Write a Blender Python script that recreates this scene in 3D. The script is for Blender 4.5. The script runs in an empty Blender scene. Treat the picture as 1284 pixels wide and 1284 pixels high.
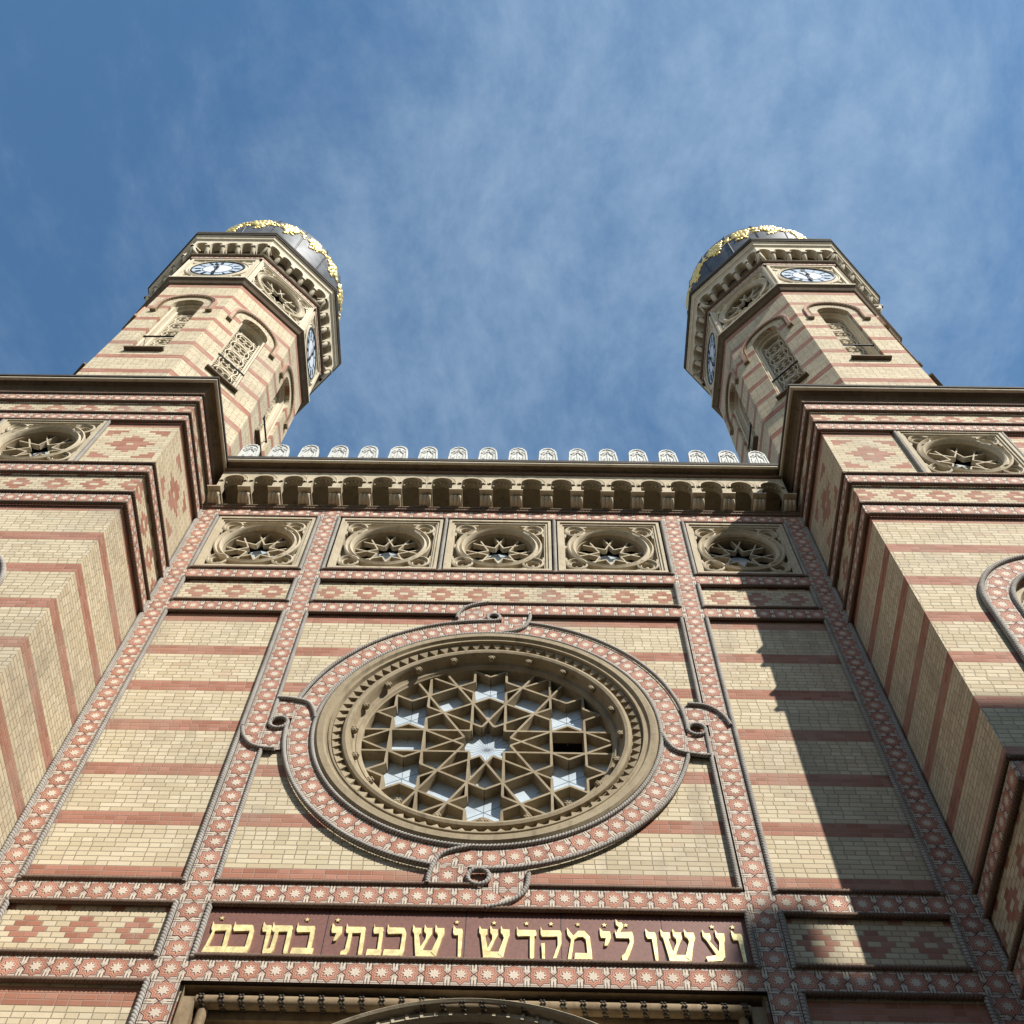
import bpy, bmesh, math, random
from math import sin, cos, pi, radians, sqrt, atan2, tan
from mathutils import Vector, Matrix
random.seed(7)
S = bpy.context.scene
COL = S.collection

# ------------------------------------------------------------------ camera
def cam_axes(yaw, pitch, roll):
    f = Vector((sin(yaw)*cos(pitch), cos(yaw)*cos(pitch), sin(pitch)))
    r = Vector((cos(yaw), -sin(yaw), 0)); u = r.cross(f)
    c, s = cos(roll), sin(roll)
    return c*r+s*u, -s*r+c*u, f
R_, U_, F_ = cam_axes(-0.027037, 1.1140366, 0.0383812)
cd = bpy.data.cameras.new('camera'); cam = bpy.data.objects.new('camera', cd); COL.objects.link(cam)
cam.matrix_world = Matrix(((R_.x, U_.x, -F_.x, 0.46776), (R_.y, U_.y, -F_.y, -9.61152), (R_.z, U_.z, -F_.z, 0.0), (0, 0, 0, 1)))
cd.sensor_width = 36; cd.sensor_fit = 'HORIZONTAL'; cd.lens = 41.1825; cd.clip_start = 0.1; cd.clip_end = 2000
S.camera = cam
S.view_settings.view_transform = 'Standard'; S.view_settings.look = 'None'
S.view_settings.exposure = 0.5; S.view_settings.gamma = 1.0

# ------------------------------------------------------------------ light
TO_SUN = Vector((0.795, -1.0, 1.165)).normalized()
sd = bpy.data.lights.new('sun', 'SUN'); sd.energy = 5.0; sd.angle = radians(0.53); sd.color = (1.0, 0.95, 0.87)
sun = bpy.data.objects.new('sun', sd); COL.objects.link(sun)
sun.rotation_euler = TO_SUN.to_track_quat('Z', 'Y').to_euler(); sun.location = (20, -25, 60)

# ------------------------------------------------------------------ node helpers
class X:
    """tiny expression wrapper round a node socket"""
    t = None
    def __init__(s, k): s.k = k
    @staticmethod
    def m(op, *a, clamp=False):
        n = X.t.nodes.new('ShaderNodeMath'); n.operation = op; n.use_clamp = clamp
        for i, v in enumerate(a):
            if isinstance(v, X): X.t.links.new(v.k, n.inputs[i])
            else: n.inputs[i].default_value = v
        return X(n.outputs[0])
    def __add__(s, o): return X.m('ADD', s, o)
    __radd__ = __add__
    def __sub__(s, o): return X.m('SUBTRACT', s, o)
    def __rsub__(s, o): return X.m('SUBTRACT', o, s)
    def __mul__(s, o): return X.m('MULTIPLY', s, o)
    __rmul__ = __mul__
    def __truediv__(s, o): return X.m('DIVIDE', s, o)
    def lt(s, o): return X.m('LESS_THAN', s, o)
    def gt(s, o): return X.m('GREATER_THAN', s, o)
    def abs(s): return X.m('ABSOLUTE', s)
    def floor(s): return X.m('FLOOR', s)
    def mod(s, o): return X.m('FLOORED_MODULO', s, o)
    def max(s, o): return X.m('MAXIMUM', s, o)
    def min(s, o): return X.m('MINIMUM', s, o)
    def sstep(s, a, b):
        n = X.t.nodes.new('ShaderNodeMapRange'); n.interpolation_type = 'SMOOTHSTEP'
        X.t.links.new(s.k, n.inputs[0]); n.inputs[1].default_value = a; n.inputs[2].default_value = b
        return X(n.outputs[0])
def comb(x, y, z=0.0):
    n = X.t.nodes.new('ShaderNodeCombineXYZ')
    for i, v in enumerate((x, y, z)):
        if isinstance(v, X): X.t.links.new(v.k, n.inputs[i])
        else: n.inputs[i].default_value = v
    return n.outputs[0]
def noise(vec, scale, detail=3, rough=.55, out=0):
    n = X.t.nodes.new('ShaderNodeTexNoise'); X.t.links.new(vec, n.inputs['Vector'])
    n.inputs['Scale'].default_value = scale; n.inputs['Detail'].default_value = detail; n.inputs['Roughness'].default_value = rough
    return X(n.outputs[out])
def white(vec):
    n = X.t.nodes.new('ShaderNodeTexWhiteNoise'); n.noise_dimensions = '3D'; X.t.links.new(vec, n.inputs['Vector']); return X(n.outputs[0])
def mix(f, a, b, blend='MIX'):
    n = X.t.nodes.new('ShaderNodeMix'); n.data_type = 'RGBA'; n.blend_type = blend
    if isinstance(f, X): X.t.links.new(f.k, n.inputs[0])
    else: n.inputs[0].default_value = f
    for i, v in ((6, a), (7, b)):
        if isinstance(v, tuple): n.inputs[i].default_value = (*v[:3], 1)
        else: X.t.links.new(v, n.inputs[i])
    return n.outputs[2]
def ramp(x, stops):
    n = X.t.nodes.new('ShaderNodeValToRGB'); X.t.links.new(x.k, n.inputs[0]); e = n.color_ramp.elements
    while len(e) < len(stops): e.new(.5)
    for q, (p, c) in zip(e, stops): q.position = p; q.color = (*c, 1)
    return n.outputs[0]
def newmat(name):
    m = bpy.data.materials.new(name); m.use_nodes = True; X.t = m.node_tree
    b = X.t.nodes['Principled BSDF']; return m, b
def uvxy():
    n = X.t.nodes.new('ShaderNodeUVMap'); s = X.t.nodes.new('ShaderNodeSeparateXYZ'); X.t.links.new(n.outputs[0], s.inputs[0])
    return X(s.outputs[0]), X(s.outputs[1])
def objpos(): return X.t.nodes.new('ShaderNodeNewGeometry').outputs['Position']
def bump(b, h, dist, strength=1.0):
    n = X.t.nodes.new('ShaderNodeBump'); n.inputs['Distance'].default_value = dist; n.inputs['Strength'].default_value = strength
    X.t.links.new(h.k, n.inputs['Height']); X.t.links.new(n.outputs[0], b.inputs['Normal'])
def setc(b, c): X.t.links.new(c, b.inputs['Base Color'])

# ------------------------------------------------------------------ world: blue sky with thin cloud
W = bpy.data.worlds.new('World'); S.world = W; W.use_nodes = True; X.t = W.node_tree
bg = W.node_tree.nodes['Background']
sky = W.node_tree.nodes.new('ShaderNodeTexSky'); sky.sky_type = 'NISHITA'; sky.sun_disc = False
sky.sun_elevation = math.asin(TO_SUN.z); sky.sun_rotation = atan2(TO_SUN.x, TO_SUN.y)
sky.altitude = 150; sky.air_density = 1.0; sky.dust_density = 0.6; sky.ozone_density = 2.0
tc = W.node_tree.nodes.new('ShaderNodeTexCoord'); sp = W.node_tree.nodes.new('ShaderNodeSeparateXYZ')
W.node_tree.links.new(tc.outputs['Generated'], sp.inputs[0])
gx, gy, gz = (X(o) for o in sp.outputs)
zz = gz.max(0.08); px_, py_ = gx/zz, gy/zz                        # a cloud layer overhead
wx = noise(comb(px_*1.1, py_*1.1, 4.0), 1.5, 2, .5)-.5
ax_, ay_ = px_+wx*.25+py_*.10, py_+wx*.10
big = noise(comb(ax_+3.1, ay_*.62+1.7), 1.5, 3, .5)
mid = noise(comb(ax_*1.15+.4, ay_*.62), 4.6, 6, .60)
fine = noise(comb(ax_*1.2-ay_*.35, ay_*.75+ax_*.2), 19.0, 6, .68)
side = (px_*.36+py_*.03+.46).sstep(0.1, 1.0)                                # more veil to the right
cl = ((big-.5)*1.25+(mid-.5)*.55+(fine-.5)*.55+side*.30+.19).sstep(.06, 1.06)
skyc = mix(1.0, sky.outputs[0], (0.74, 1.24, 1.42), 'MULTIPLY')
hz = (1.0-gz.max(0.0)).sstep(.30, .92)                                       # unseen warm haze, added low in the sky to lift the shade
W.node_tree.links.new(mix(hz*.66, mix(cl*.62+.04, skyc, (5.4, 6.9, 8.3)), (8.6, 7.8, 6.5)), bg.inputs[0])
bg.inputs[1].default_value = 0.082

# ------------------------------------------------------------------ materials
YEL = ((.505, .42, .278), (.575, .49, .335), (.635, .55, .395), (.53, .445, .298))
RED = ((.30, .128, .083), (.365, .163, .106), (.415, .203, .145))
CH, CL = .0775, .268
def brick_mat(name, top=15.785, per=.93, mode='band', zc=0, P=.62, extra=()):
    m, b = newmat(name); u, v = uvxy()
    row = ((v-top)/CH).floor(); L = .15 if mode == 'diamond' else (.24 if mode == 'motif' else CL)
    rs = white(comb(row, 3.3)); band = mode == 'band'
    uu = u/L + row.mod(2.0)*.5 + (rs*.16 if band else (0.0 if mode == 'diamond' else .25))
    half = (white(comb(uu.floor(), row, 5.0))+white(comb(row, 9.0))*.8-.4).gt(.42 if band else 2.0)     # now and then a half brick
    col = uu.floor(); fx = uu-col; fy = (v-top)/CH-row
    fx2 = (fx*2.0).mod(1.0)
    jx = (fx.min(1.0-fx)*L); jx2 = (fx2.min(1.0-fx2)*L*.5)
    jx = jx*(1.0-half)+jx2*half
    jy = fy.min(1.0-fy)*CH
    ed = jx.min(jy); mortar = 1.0-ed.sstep(.0035, .0085)
    cell = white(comb(col+half*(fx*2.0).floor()*.37, row, 1.0)); cell2 = white(comb(col, row, 8.0))
    pos = objpos(); big = noise(pos, .55, 4); med = noise(pos, 3.1, 4); fin = noise(pos, 40, 3)
    strk = noise(comb(u*3.2, v*.28), 1.0, 4)
    y = ramp(cell, [(0, YEL[0]), (.4, YEL[1]), (.72, YEL[2]), (1, YEL[3])])
    r = ramp(cell, [(0, RED[0]), (.5, RED[1]), (1, RED[2])])
    r = mix(med.sstep(.56, .75)*.45, r, (.44, .27, .22))                      # pale bloom on red bricks
    zr = row*CH+CH*.5+top                                                    # centre of the course
    if mode == 'band':
        red = (zr-top).mod(per).gt(per-3.02*CH)
    elif mode == 'diamond':                                                   # chain of stepped lozenges
        uc = (col+.5-row.mod(2.0)*.5)*L
        dz = (zr-zc).abs()
        a = ((uc+P*.5).mod(P)-P*.5).abs(); a2 = (uc.mod(P)-P*.5).abs()
        s = a/.262+dz/.25
        core = a.lt(.05)*dz.lt(.03)
        red = s.lt(1.0)*(1.0-core)
        red = red.max((a2/.20+(dz-.39).abs()/.16).lt(.95)*dz.gt(.2))
    else:                                                                     # one big lozenge with four corner wedges
        hc = .12
        uc = ((u/hc+.5).floor())*hc
        dz = (zr-zc).abs(); a = uc.abs()
        core = a.lt(.07)*dz.lt(.03)
        red = ((a/.37+dz/.36).lt(1.0))*(1.0-core)
        wedge = (((.52-a)/.40+(.56-dz)/.27).lt(1.0))*a.lt(.52)*dz.lt(.57)
        red = red.max(wedge)
        red = red.max(dz.gt(.87-.16))
    for z0, z1 in extra: red = red.max(zr.gt(z0)*zr.lt(z1))
    c = mix(red, y, r)
    c = mix((cell2-.90).max(0.0)*4.0*(1.0-red), c, (.38, .33, .25))
    c = mix((.05-cell2).max(0.0)*9.0*(1.0-red), c, (.46, .29, .20))
    c = mix(big.sstep(.44, .74)*.46, c, (.35, .30, .23))                     # greyed weathering patches
    c = mix(strk.sstep(.52, .78)*.46*big.sstep(.36, .6), c, (.25, .21, .16))                      # rain streaks
    c = mix(fin.sstep(.3, .8)*.22, c, (.72, .62, .45), 'MULTIPLY')
    c = mix((med.sstep(.52, .72)*big.sstep(.42, .62))*.30, c, (.24, .215, .175))
    c = mix(mortar*.80, c, mix(red, (.25, .205, .14), (.33, .22, .17)))
    setc(b, c); b.inputs['Roughness'].default_value = .82; b.inputs['Specular IOR Level'].default_value = .25
    bump(b, (1.0-mortar)*.8+cell2*.35+fin*.12, .006, .8)
    return m
def star_d(r, a, R1, R2):
    ix, iy = R2*cos(pi/8), R2*sin(pi/8); nx, ny = iy, R1-ix; l = sqrt(nx*nx+ny*ny)
    return (r*X.m('COSINE', a)-R1)*(nx/l)+r*X.m('SINE', a)*(ny/l)
def tile_mat():
    m, b = newmat('star_tile'); u, y = uvxy()
    x = (u+.5).mod(1.0)-.5; y = (y*.9995+.5).mod(1.0)-.5
    r = X.m('SQRT', x*x+y*y); th = X.m('ARCTAN2', y, x)/(pi/4)
    a = ((th+.5).mod(1.0)-.5).abs()*(pi/4)
    dw = star_d(r, a, .262, .145); di = star_d(r, a, .385, .275); do = star_d(r, a, .485, .365)
    pos = objpos(); n1 = noise(pos, 2.2, 4); n2 = noise(pos, 30, 3); tid = white(comb((u+.5).floor(), 1.0))
    red = mix(tid, (.42, .18, .115), (.53, .255, .18))
    red = mix(n1.sstep(.5, .75)*.35, red, (.42, .25, .19))
    lt = mix(n2, (.55, .46, .36), (.68, .58, .47)); red = mix(white(comb((u+.5).floor(), 4.0)).gt(.88)*.5, red, (.30, .13, .09)); lt = mix(white(comb((u+.5).floor(), 7.0))*.5, lt, (.48, .40, .31)); dark = (.06, .042, .036)
    gr = mix(n1, (.40, .32, .26), (.54, .44, .36))
    ax = .5-x.abs(); ay = y.abs()
    c = mix((ax.lt(.10))*(ay.gt(.15)), gr, lt)                                 # pale U-straps between stars
    c = mix((ax.lt(.020))*(ay.gt(.26)), c, dark)
    c = mix(((ax-.115).abs().lt(.016))*(ay.gt(.19)), c, dark)
    c = mix(((ax-ay).abs().lt(.02))*(ax.lt(.13)), c, dark)                      # the X where two stars meet
    c = mix((ay-.445).abs().lt(.015), c, (.20, .16, .13))
    c = mix(do.lt(0.0), c, red)
    c = mix(do.abs().lt(.013), c, dark)
    c = mix(di.lt(0.0), c, mix(.25, red, (.62, .36, .25)))
    c = mix(di.abs().lt(.009), c, (.12, .05, .035))
    c = mix(dw.abs().lt(.016), c, (.10, .05, .04))
    c = mix(dw.lt(0.0), c, lt)
    joint = ax.lt(.006)
    c = mix(joint*.7, c, (.08, .06, .05))
    setc(b, c); b.inputs['Roughness'].default_value = .75; b.inputs['Specular IOR Level'].default_value = .3
    h = (1.0-dw.sstep(-.02, .02))*.6+(1.0-do.sstep(-.01, .02))*.35+n2*.08+((ax-.115).abs().sstep(.0, .03))*.25
    bump(b, h, .014, .9)
    return m
def stone_mat(name, c1, c2, c3, rough=.8, bs=.7, streak=.35, sc=1.0):
    m, b = newmat(name); pos = objpos()
    n1 = noise(pos, 1.3*sc, 5); n2 = noise(pos, 9*sc, 5); n3 = noise(pos, 55, 4)
    s = X.t.nodes.new('ShaderNodeSeparateXYZ'); X.t.links.new(pos, s.inputs[0])
    st = noise(comb(X(s.outputs[0])*9.0, X(s.outputs[1])*9.0, X(s.outputs[2])*.9), 1.0, 4)
    c = mix(n1.sstep(.3, .7), c1, c2); c = mix(n2.sstep(.45, .75)*.6, c, c3)
    c = mix(st.sstep(.52, .78)*streak, c, tuple(.40*q for q in c3))
    c = mix(n3.sstep(.35, .75)*.35, c, (.62, .58, .5), 'MULTIPLY')
    setc(b, c); b.inputs['Roughness'].default_value = rough; b.inputs['Specular IOR Level'].default_value = .25
    bump(b, n2*.6+n3*.4, .006, bs)
    return m
def rope_mat(nm='rope_stone', A=(.32, .30, .27), B=(.42, .40, .365), C=(.22, .185, .155)):
    m, b = newmat(nm); u, v = uvxy(); pos = objpos(); n = noise(pos, 2.5, 4); n2 = noise(pos, 24, 4)
    c = mix(n.sstep(.35, .65), A, B); c = mix(n2.sstep(.5, .75)*.5, c, C)
    g = (((u.mod(1.0))-.5).abs()).sstep(.10, .30)                              # grooves painted darker, as if shaded, so the twist shows
    c = mix((1.0-g)*.75, c, (.10, .078, .062)); setc(b, c); b.inputs['Roughness'].default_value = .8; b.inputs['Specular IOR Level'].default_value = .2
    bump(b, n2, .006, .7); return m
def plain_mat(name, c, rough=.5, metal=0.0, spec=.5, var=.25, bs=.0, scale=6):
    m, b = newmat(name); pos = objpos(); n = noise(pos, scale, 5); n2 = noise(pos, scale*7, 3)
    k = mix(n.sstep(.3, .7), tuple(q*(1-var) for q in c), tuple(min(1, q*(1+var)) for q in c))
    setc(b, k); b.inputs['Roughness'].default_value = rough; b.inputs['Metallic'].default_value = metal
    b.inputs['Specular IOR Level'].default_value = spec
    if bs: bump(b, n*.5+n2*.5, .01, bs)
    return m
M = {}
M['brick'] = brick_mat('striped_brick')
M['brick_low'] = brick_mat('striped_brick_low', top=8.475)
M['brick_tower'] = brick_mat('tower_brick', top=28.30, per=.915)
M['dia_CD'] = brick_mat('lozenge_brick', top=16.495+CH/2, mode='diamond', zc=16.495, P=.60)
M['dia_AB'] = brick_mat('lozenge_brick_low', top=9.24+CH/2, mode='diamond', zc=9.24, P=.60)
M['dia_FE'] = brick_mat('lozenge_brick_high', top=19.69+CH/2, mode='diamond', zc=19.69, P=.60)
M['motif'] = brick_mat('motif_brick', top=18.11+CH/2, mode='motif', zc=18.11)
M['tile'] = tile_mat()
M['rope'] = rope_mat(); M['rope_brown'] = rope_mat('rope_dark_brown', (.155, .095, .065), (.21, .135, .095), (.11, .065, .045))  # the darker brown goes on the level ropes
M['stone'] = stone_mat('pale_stone', (.46, .39, .275), (.54, .465, .34), (.37, .30, .20), streak=.5)
M['rose_stone'] = stone_mat('brown_stone', (.295, .235, .15), (.36, .295, .195), (.225, .175, .11), streak=.5)
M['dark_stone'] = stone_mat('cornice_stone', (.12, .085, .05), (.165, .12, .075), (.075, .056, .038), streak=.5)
M['dark_rose'] = stone_mat('portal_stone', (.24, .17, .10), (.31, .235, .145), (.15, .10, .06), streak=.5)
M['terra'] = stone_mat('terracotta', (.42, .25, .18), (.50, .33, .25), (.33, .18, .12), streak=.3)
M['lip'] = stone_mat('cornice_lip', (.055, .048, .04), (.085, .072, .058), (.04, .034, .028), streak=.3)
M['tower_stone'] = stone_mat('tower_stone', (.58, .51, .38), (.66, .59, .46), (.50, .42, .29), streak=.3)
M['granite'] = plain_mat('red_granite', (.18, .076, .055), .6, 0, .5, .14, .05, 25)
M['gold'] = plain_mat('gilding', (.92, .68, .26), .38, .7, .5, .12, .3, 18)
M['letter_gold'] = plain_mat('letter_gilding', (.84, .68, .32), .45, .3, .5, .24, .4, 14)
M['zinc'] = stone_mat('zinc', (.58, .58, .55), (.70, .70, .66), (.40, .40, .38), rough=.6, streak=.3)
M['slate'] = plain_mat('dome_metal', (.085, .092, .10), .55, .25, .5, .3, .1, 3)
M['seam'] = plain_mat('dome_seam', (.03, .033, .038), .5, .3, .5, .2)
M['iron'] = plain_mat('black_iron', (.018, .018, .02), .5, .4, .5, .2)
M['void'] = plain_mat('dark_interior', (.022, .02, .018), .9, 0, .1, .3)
M['pane'] = plain_mat('pale_pane', (.50, .57, .62), .25, 0, .5, .10, .0, 3)
M['lead'] = plain_mat('lead_line', (.16, .18, .20), .6, 0, .3, .1)
M['dial'] = plain_mat('white_dial', (.74, .77, .80), .3, 0, .5, .05)
M['dial_ring'] = plain_mat('blue_dial_ring', (.50, .58, .67), .3, 0, .5, .12)
M['wood'] = plain_mat('dark_wood', (.07, .04, .022), .5, 0, .4, .4, .2, 5)
M['roof'] = plain_mat('roof_metal', (.10, .09, .08), .6, .2, .4, .3, .2)
M['paving'] = plain_mat('paving', (.16, .145, .125), .85, 0, .2, .2, .3, 2)
M['render_wall'] = plain_mat('house_render', (.42, .36, .27), .85, 0, .2, .15, .3, 2)
M['house_trim'] = plain_mat('house_trim', (.50, .46, .38), .8, 0, .2, .1, .2, 3)
M['house_glass'] = plain_mat('house_glass', (.03, .035, .04), .1, 0, .6, .2)
M['tiles_red'] = plain_mat('roof_tiles', (.22, .09, .055), .8, 0, .2, .35, .5, 8)

# ------------------------------------------------------------------ mesh builder
ORG = Vector((0, 0, 0))
class Frame:
    def __init__(s, O, N):
        s.O = Vector(O); s.N = Vector(N).normalized(); s.Z = Vector((0, 0, 1)); s.U = s.Z.cross(s.N)
    def p(s, u, n, z): return s.O+s.U*u+s.N*n+s.Z*z
WALL = Frame((0, 0, 0), (0, -1, 0))
class MB:
    def __init__(s, F=WALL): s.v = []; s.f = []; s.uv = []; s.F = F
    def P(s, u, n, z): s.v.append(s.F.p(u, n, z)); return len(s.v)-1
    def face(s, idx, uv=None): s.f.append(tuple(idx)); s.uv.append(uv)
    def quad(s, a, b, c, d, uv=None): s.face([s.P(*q) for q in (a, b, c, d)], uv)
    def poly(s, pts, uv=None): s.face([s.P(*q) for q in pts], uv)
    def box(s, u0, u1, n0, n1, z0, z1):
        i = [s.P(u, n, z) for u in (u0, u1) for n in (n0, n1) for z in (z0, z1)]
        for q in ((0, 1, 3, 2), (4, 6, 7, 5), (0, 4, 5, 1), (2, 3, 7, 6), (0, 2, 6, 4), (1, 5, 7, 3)): s.face([i[k] for k in q])
    def rect(s, u0, u1, z0, z1, n=0.0, uv=None): s.quad((u0, n, z0), (u1, n, z0), (u1, n, z1), (u0, n, z1), uv)
    def extrude(s, pts, n0, n1, back=False):
        """outline in (u,z), from n0 (back) to n1 (front)"""
        a = [s.P(u, n1, z) for u, z in pts]; b = [s.P(u, n0, z) for u, z in pts]; k = len(pts)
        s.face(a)
        if back: s.face(b[::-1])
        for i in range(k): s.face((a[i], b[i], b[(i+1) % k], a[(i+1) % k]))
    def annulus(s, cu, cz, r0, r1, n0, n1, seg=32, a0=0, a1=2*pi):
        full = abs(a1-a0-2*pi) < 1e-6; k = seg if full else seg+1
        R = []
        for i in range(k):
            t = a0+(a1-a0)*i/seg; c, d = cos(t), sin(t)
            R.append([s.P(cu+r*c, n, cz+r*d) for r, n in ((r0, n0), (r0, n1), (r1, n1), (r1, n0))])
        for i in range(seg):
            A, B = R[i], R[(i+1) % k]
            for j in range(3): s.face((A[j], B[j], B[j+1], A[j+1]))
    def bar(s, p, q, w, n0, n1, w0=None):
        """bar in the wall plane from p to q (u,z); front width w, back width w0"""
        w0 = w0 or w; d = Vector((q[0]-p[0], q[1]-p[1])); d.normalize(); t = Vector((-d.y, d.x))
        L = []
        for pt in (p, q):
            L.append([s.P(pt[0]+t.x*k, n, pt[1]+t.y*k) for k, n in ((-w0/2, n0), (-w/2, n1), (w/2, n1), (w0/2, n0))])
        A, B = L
        for j in range(3): s.face((A[j], A[j+1], B[j+1], B[j]))
        s.face(A[::-1]); s.face(B)
    def lathe(s, prof, seg, cu=0, cz=0, a0=0, a1=2*pi):
        """profile (r, n) turned about the wall normal"""
        full = abs(a1-a0-2*pi) < 1e-6; k = seg if full else seg+1; R = []
        for i in range(k):
            t = a0+(a1-a0)*i/seg; R.append([s.P(cu+r*cos(t), n, cz+r*sin(t)) for r, n in prof])
        for i in range(seg):
            A, B = R[i], R[(i+1) % k]
            for j in range(len(prof)-1): s.face((A[j], A[j+1], B[j+1], B[j]))
    def vlathe(s, prof, seg, c=(0, 0), rot=0.0):
        """profile (r, z) turned about the vertical through c"""
        R = [[(c[0]+r*cos(rot+2*pi*i/seg), c[1]+r*sin(rot+2*pi*i/seg), z) for r, z in prof] for i in range(seg)]
        I = []
        for row in R:
            I.append([]);
            for q in row: s.v.append(Vector(q)); I[-1].append(len(s.v)-1)
        for i in range(seg):
            A, B = I[i], I[(i+1) % seg]
            for j in range(len(prof)-1): s.face((A[j], B[j], B[j+1], A[j+1]))
    def tube(s, pts, r, seg=10, twist=0.0, lobe=0.0, closed=False, step=None):
        """tube through (u,n,z) points, with an optional rope twist (metres per turn)"""
        P = [s.F.p(*q) for q in pts]
        if step:
            Q = [P[0]]; src = P+([P[0]] if closed else [])
            for a, b in zip(src, src[1:]):
                k = max(1, int((b-a).length/step+.5)); Q += [a.lerp(b, i/k) for i in range(1, k+1)]
            P = Q[:-1] if closed else Q
        n = len(P); dist = 0; R = []
        for i in range(n):
            a = P[(i-1) % n] if (closed or i) else P[i]; b = P[(i+1) % n] if (closed or i < n-1) else P[i]
            t = (b-a).normalized(); nn = s.F.N-t*s.F.N.dot(t); nn.normalize(); bb = t.cross(nn)
            if i: dist += (P[i]-P[i-1]).length
            row = []
            for j in range(seg):
                th = 2*pi*j/seg; rr = r
                if twist: rr = r*(1+lobe*abs(cos(th+pi*dist/twist))-lobe*.6)
                s.v.append(P[i]+nn*(rr*cos(th))+bb*(rr*sin(th))); row.append(len(s.v)-1)
            R.append(row)
        d0 = 0
        for i in range(n if closed else n-1):
            A, B = R[i], R[(i+1) % n]
            if i: d0 += (P[i]-P[i-1]).length
            d1 = d0+(P[(i+1) % n]-P[i]).length
            for j in range(seg):
                uv = None
                if twist:
                    q = lambda jj, dd: (2*jj/seg+dd/twist, 0)
                    uv = [q(j, d0), q(j, d1), q(j+1, d1), q(j+1, d0)]
                s.face((A[j], B[j], B[(j+1) % seg], A[(j+1) % seg]), uv)
        if not closed: s.face(R[0][::-1]); s.face(R[-1])
    def rope(s, pts, r=.037, closed=False, pitch=.05): s.tube(pts, r, 10, pitch, .42, closed, step=.0125)
    def plate_hole(s, u0, u1, z0, z1, cu, cz, r, n=0.0, seg=96, depth=None):
        """rectangle with a round hole, optional reveal"""
        def edge(c, d):
            k = 1e9
            if c > 1e-9: k = min(k, (u1-cu)/c)
            if c < -1e-9: k = min(k, (u0-cu)/c)
            if d > 1e-9: k = min(k, (z1-cz)/d)
            if d < -1e-9: k = min(k, (z0-cz)/d)
            return (cu+c*k, cz+d*k)
        ang = sorted([2*pi*i/seg for i in range(seg)]+[atan2(z-cz, u-cu) % (2*pi) for u in (u0, u1) for z in (z0, z1)])
        I = []
        for t in ang:
            e = edge(cos(t), sin(t)); I.append((s.P(cu+r*cos(t), n, cz+r*sin(t)), s.P(e[0], n, e[1])))
        for i in range(len(I)):
            A, B = I[i], I[(i+1) % len(I)]; s.face((A[0], A[1], B[1], B[0]))
        if depth: s.lathe([(r, n), (r, n-depth)], seg, cu, cz)
    def plate_arch(s, u0, u1, z0, z1, h, zb, zc, n=0.0, depth=0.0, seg=20):
        """wall piece with a round-headed opening: half width h, sill zb, springing zc"""
        s.rect(u0, -h, z0, z1, n); s.rect(h, u1, z0, z1, n)
        if zb > z0: s.rect(-h, h, z0, zb, n)
        A = [(h*cos(pi-pi*i/seg), zc+h*sin(pi*i/seg)) for i in range(seg+1)]
        for a, b in zip(A, A[1:]): s.quad((a[0], n, a[1]), (b[0], n, b[1]), (b[0], n, z1), (a[0], n, z1))
        if depth:
            pts = [(-h, zb)]+A+[(h, zb)]
            for a, b in zip(pts, pts[1:]+pts[:1]): s.quad((a[0], n, a[1]), (b[0], n, b[1]), (b[0], n-depth, b[1]), (a[0], n-depth, a[1]))
    def path(s, prof, corners, uvt=None):
        """profile (outset, z) mitred along plan corners: corners(o) -> [(x,y)]"""
        rows = []
        for o, z in prof: rows.append([Vector((x, y, z)) for x, y in corners(o)])
        for j in range(len(prof)-1):
            acc = 0
            for i in range(len(rows[0])-1):
                q = (rows[j][i], rows[j][i+1], rows[j+1][i+1], rows[j+1][i]); b = len(s.v); s.v += [Vector(k) for k in q]
                uv = None
                if uvt:
                    l = (corners(0)[i+1][0]-corners(0)[i][0], corners(0)[i+1][1]-corners(0)[i][1]); L = max(1, round(sqrt(l[0]**2+l[1]**2)/uvt))
                    uv = [(.5, -.5), (L+.5, -.5), (L+.5, .5), (.5, .5)]
                s.face(range(b, b+4), uv)
    def blob(s, c, r, squash=1.0, seg=8, rings=5):
        """small ball at local (u,n,z)"""
        rows = []
        for i in range(rings+1):
            f = pi*i/rings; rows.append([s.P(c[0]+r*sin(f)*cos(2*pi*j/seg), c[1]+r*squash*cos(f), c[2]+r*sin(f)*sin(2*pi*j/seg)) for j in range(seg)])
        for i in range(rings):
            for j in range(seg): s.face((rows[i][j], rows[i+1][j], rows[i+1][(j+1) % seg], rows[i][(j+1) % seg]))
    def build(s, name, mat, parent=None, smooth=0, fix=False):
        me = bpy.data.meshes.new(name); me.from_pydata([tuple(q-ORG) for q in s.v], [], s.f)
        uvl = me.uv_layers.new(name='UVMap'); li = 0
        for poly, uv in zip(me.polygons, s.uv):
            n = poly.normal
            if abs(n.z) < .8:
                h = sqrt(n.x*n.x+n.y*n.y) or 1
                t = (-n.y/h, n.x/h)
                if t[0] < -1e-4 or (abs(t[0]) < 1e-4 and t[1] < 0): t = (-t[0], -t[1])
            for k in range(poly.loop_total):
                q = s.v[s.f[poly.index][k]]
                if uv: c = uv[k]
                elif abs(n.z) < .8: c = (q.x*t[0]+q.y*t[1], q.z)
                else: c = (q.x, q.y)
                uvl.data[li].uv = c; li += 1
        me.materials.append(M[mat])
        if fix:
            bm = bmesh.new(); bm.from_mesh(me); bmesh.ops.remove_doubles(bm, verts=bm.verts, dist=1e-5)
            bmesh.ops.recalc_face_normals(bm, faces=bm.faces); bm.to_mesh(me); bm.free()
        if smooth: me.shade_smooth(); me.set_sharp_from_angle(angle=radians(smooth))
        o = bpy.data.objects.new(name, me); COL.objects.link(o)
        if parent: o.parent = parent
        return o
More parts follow.
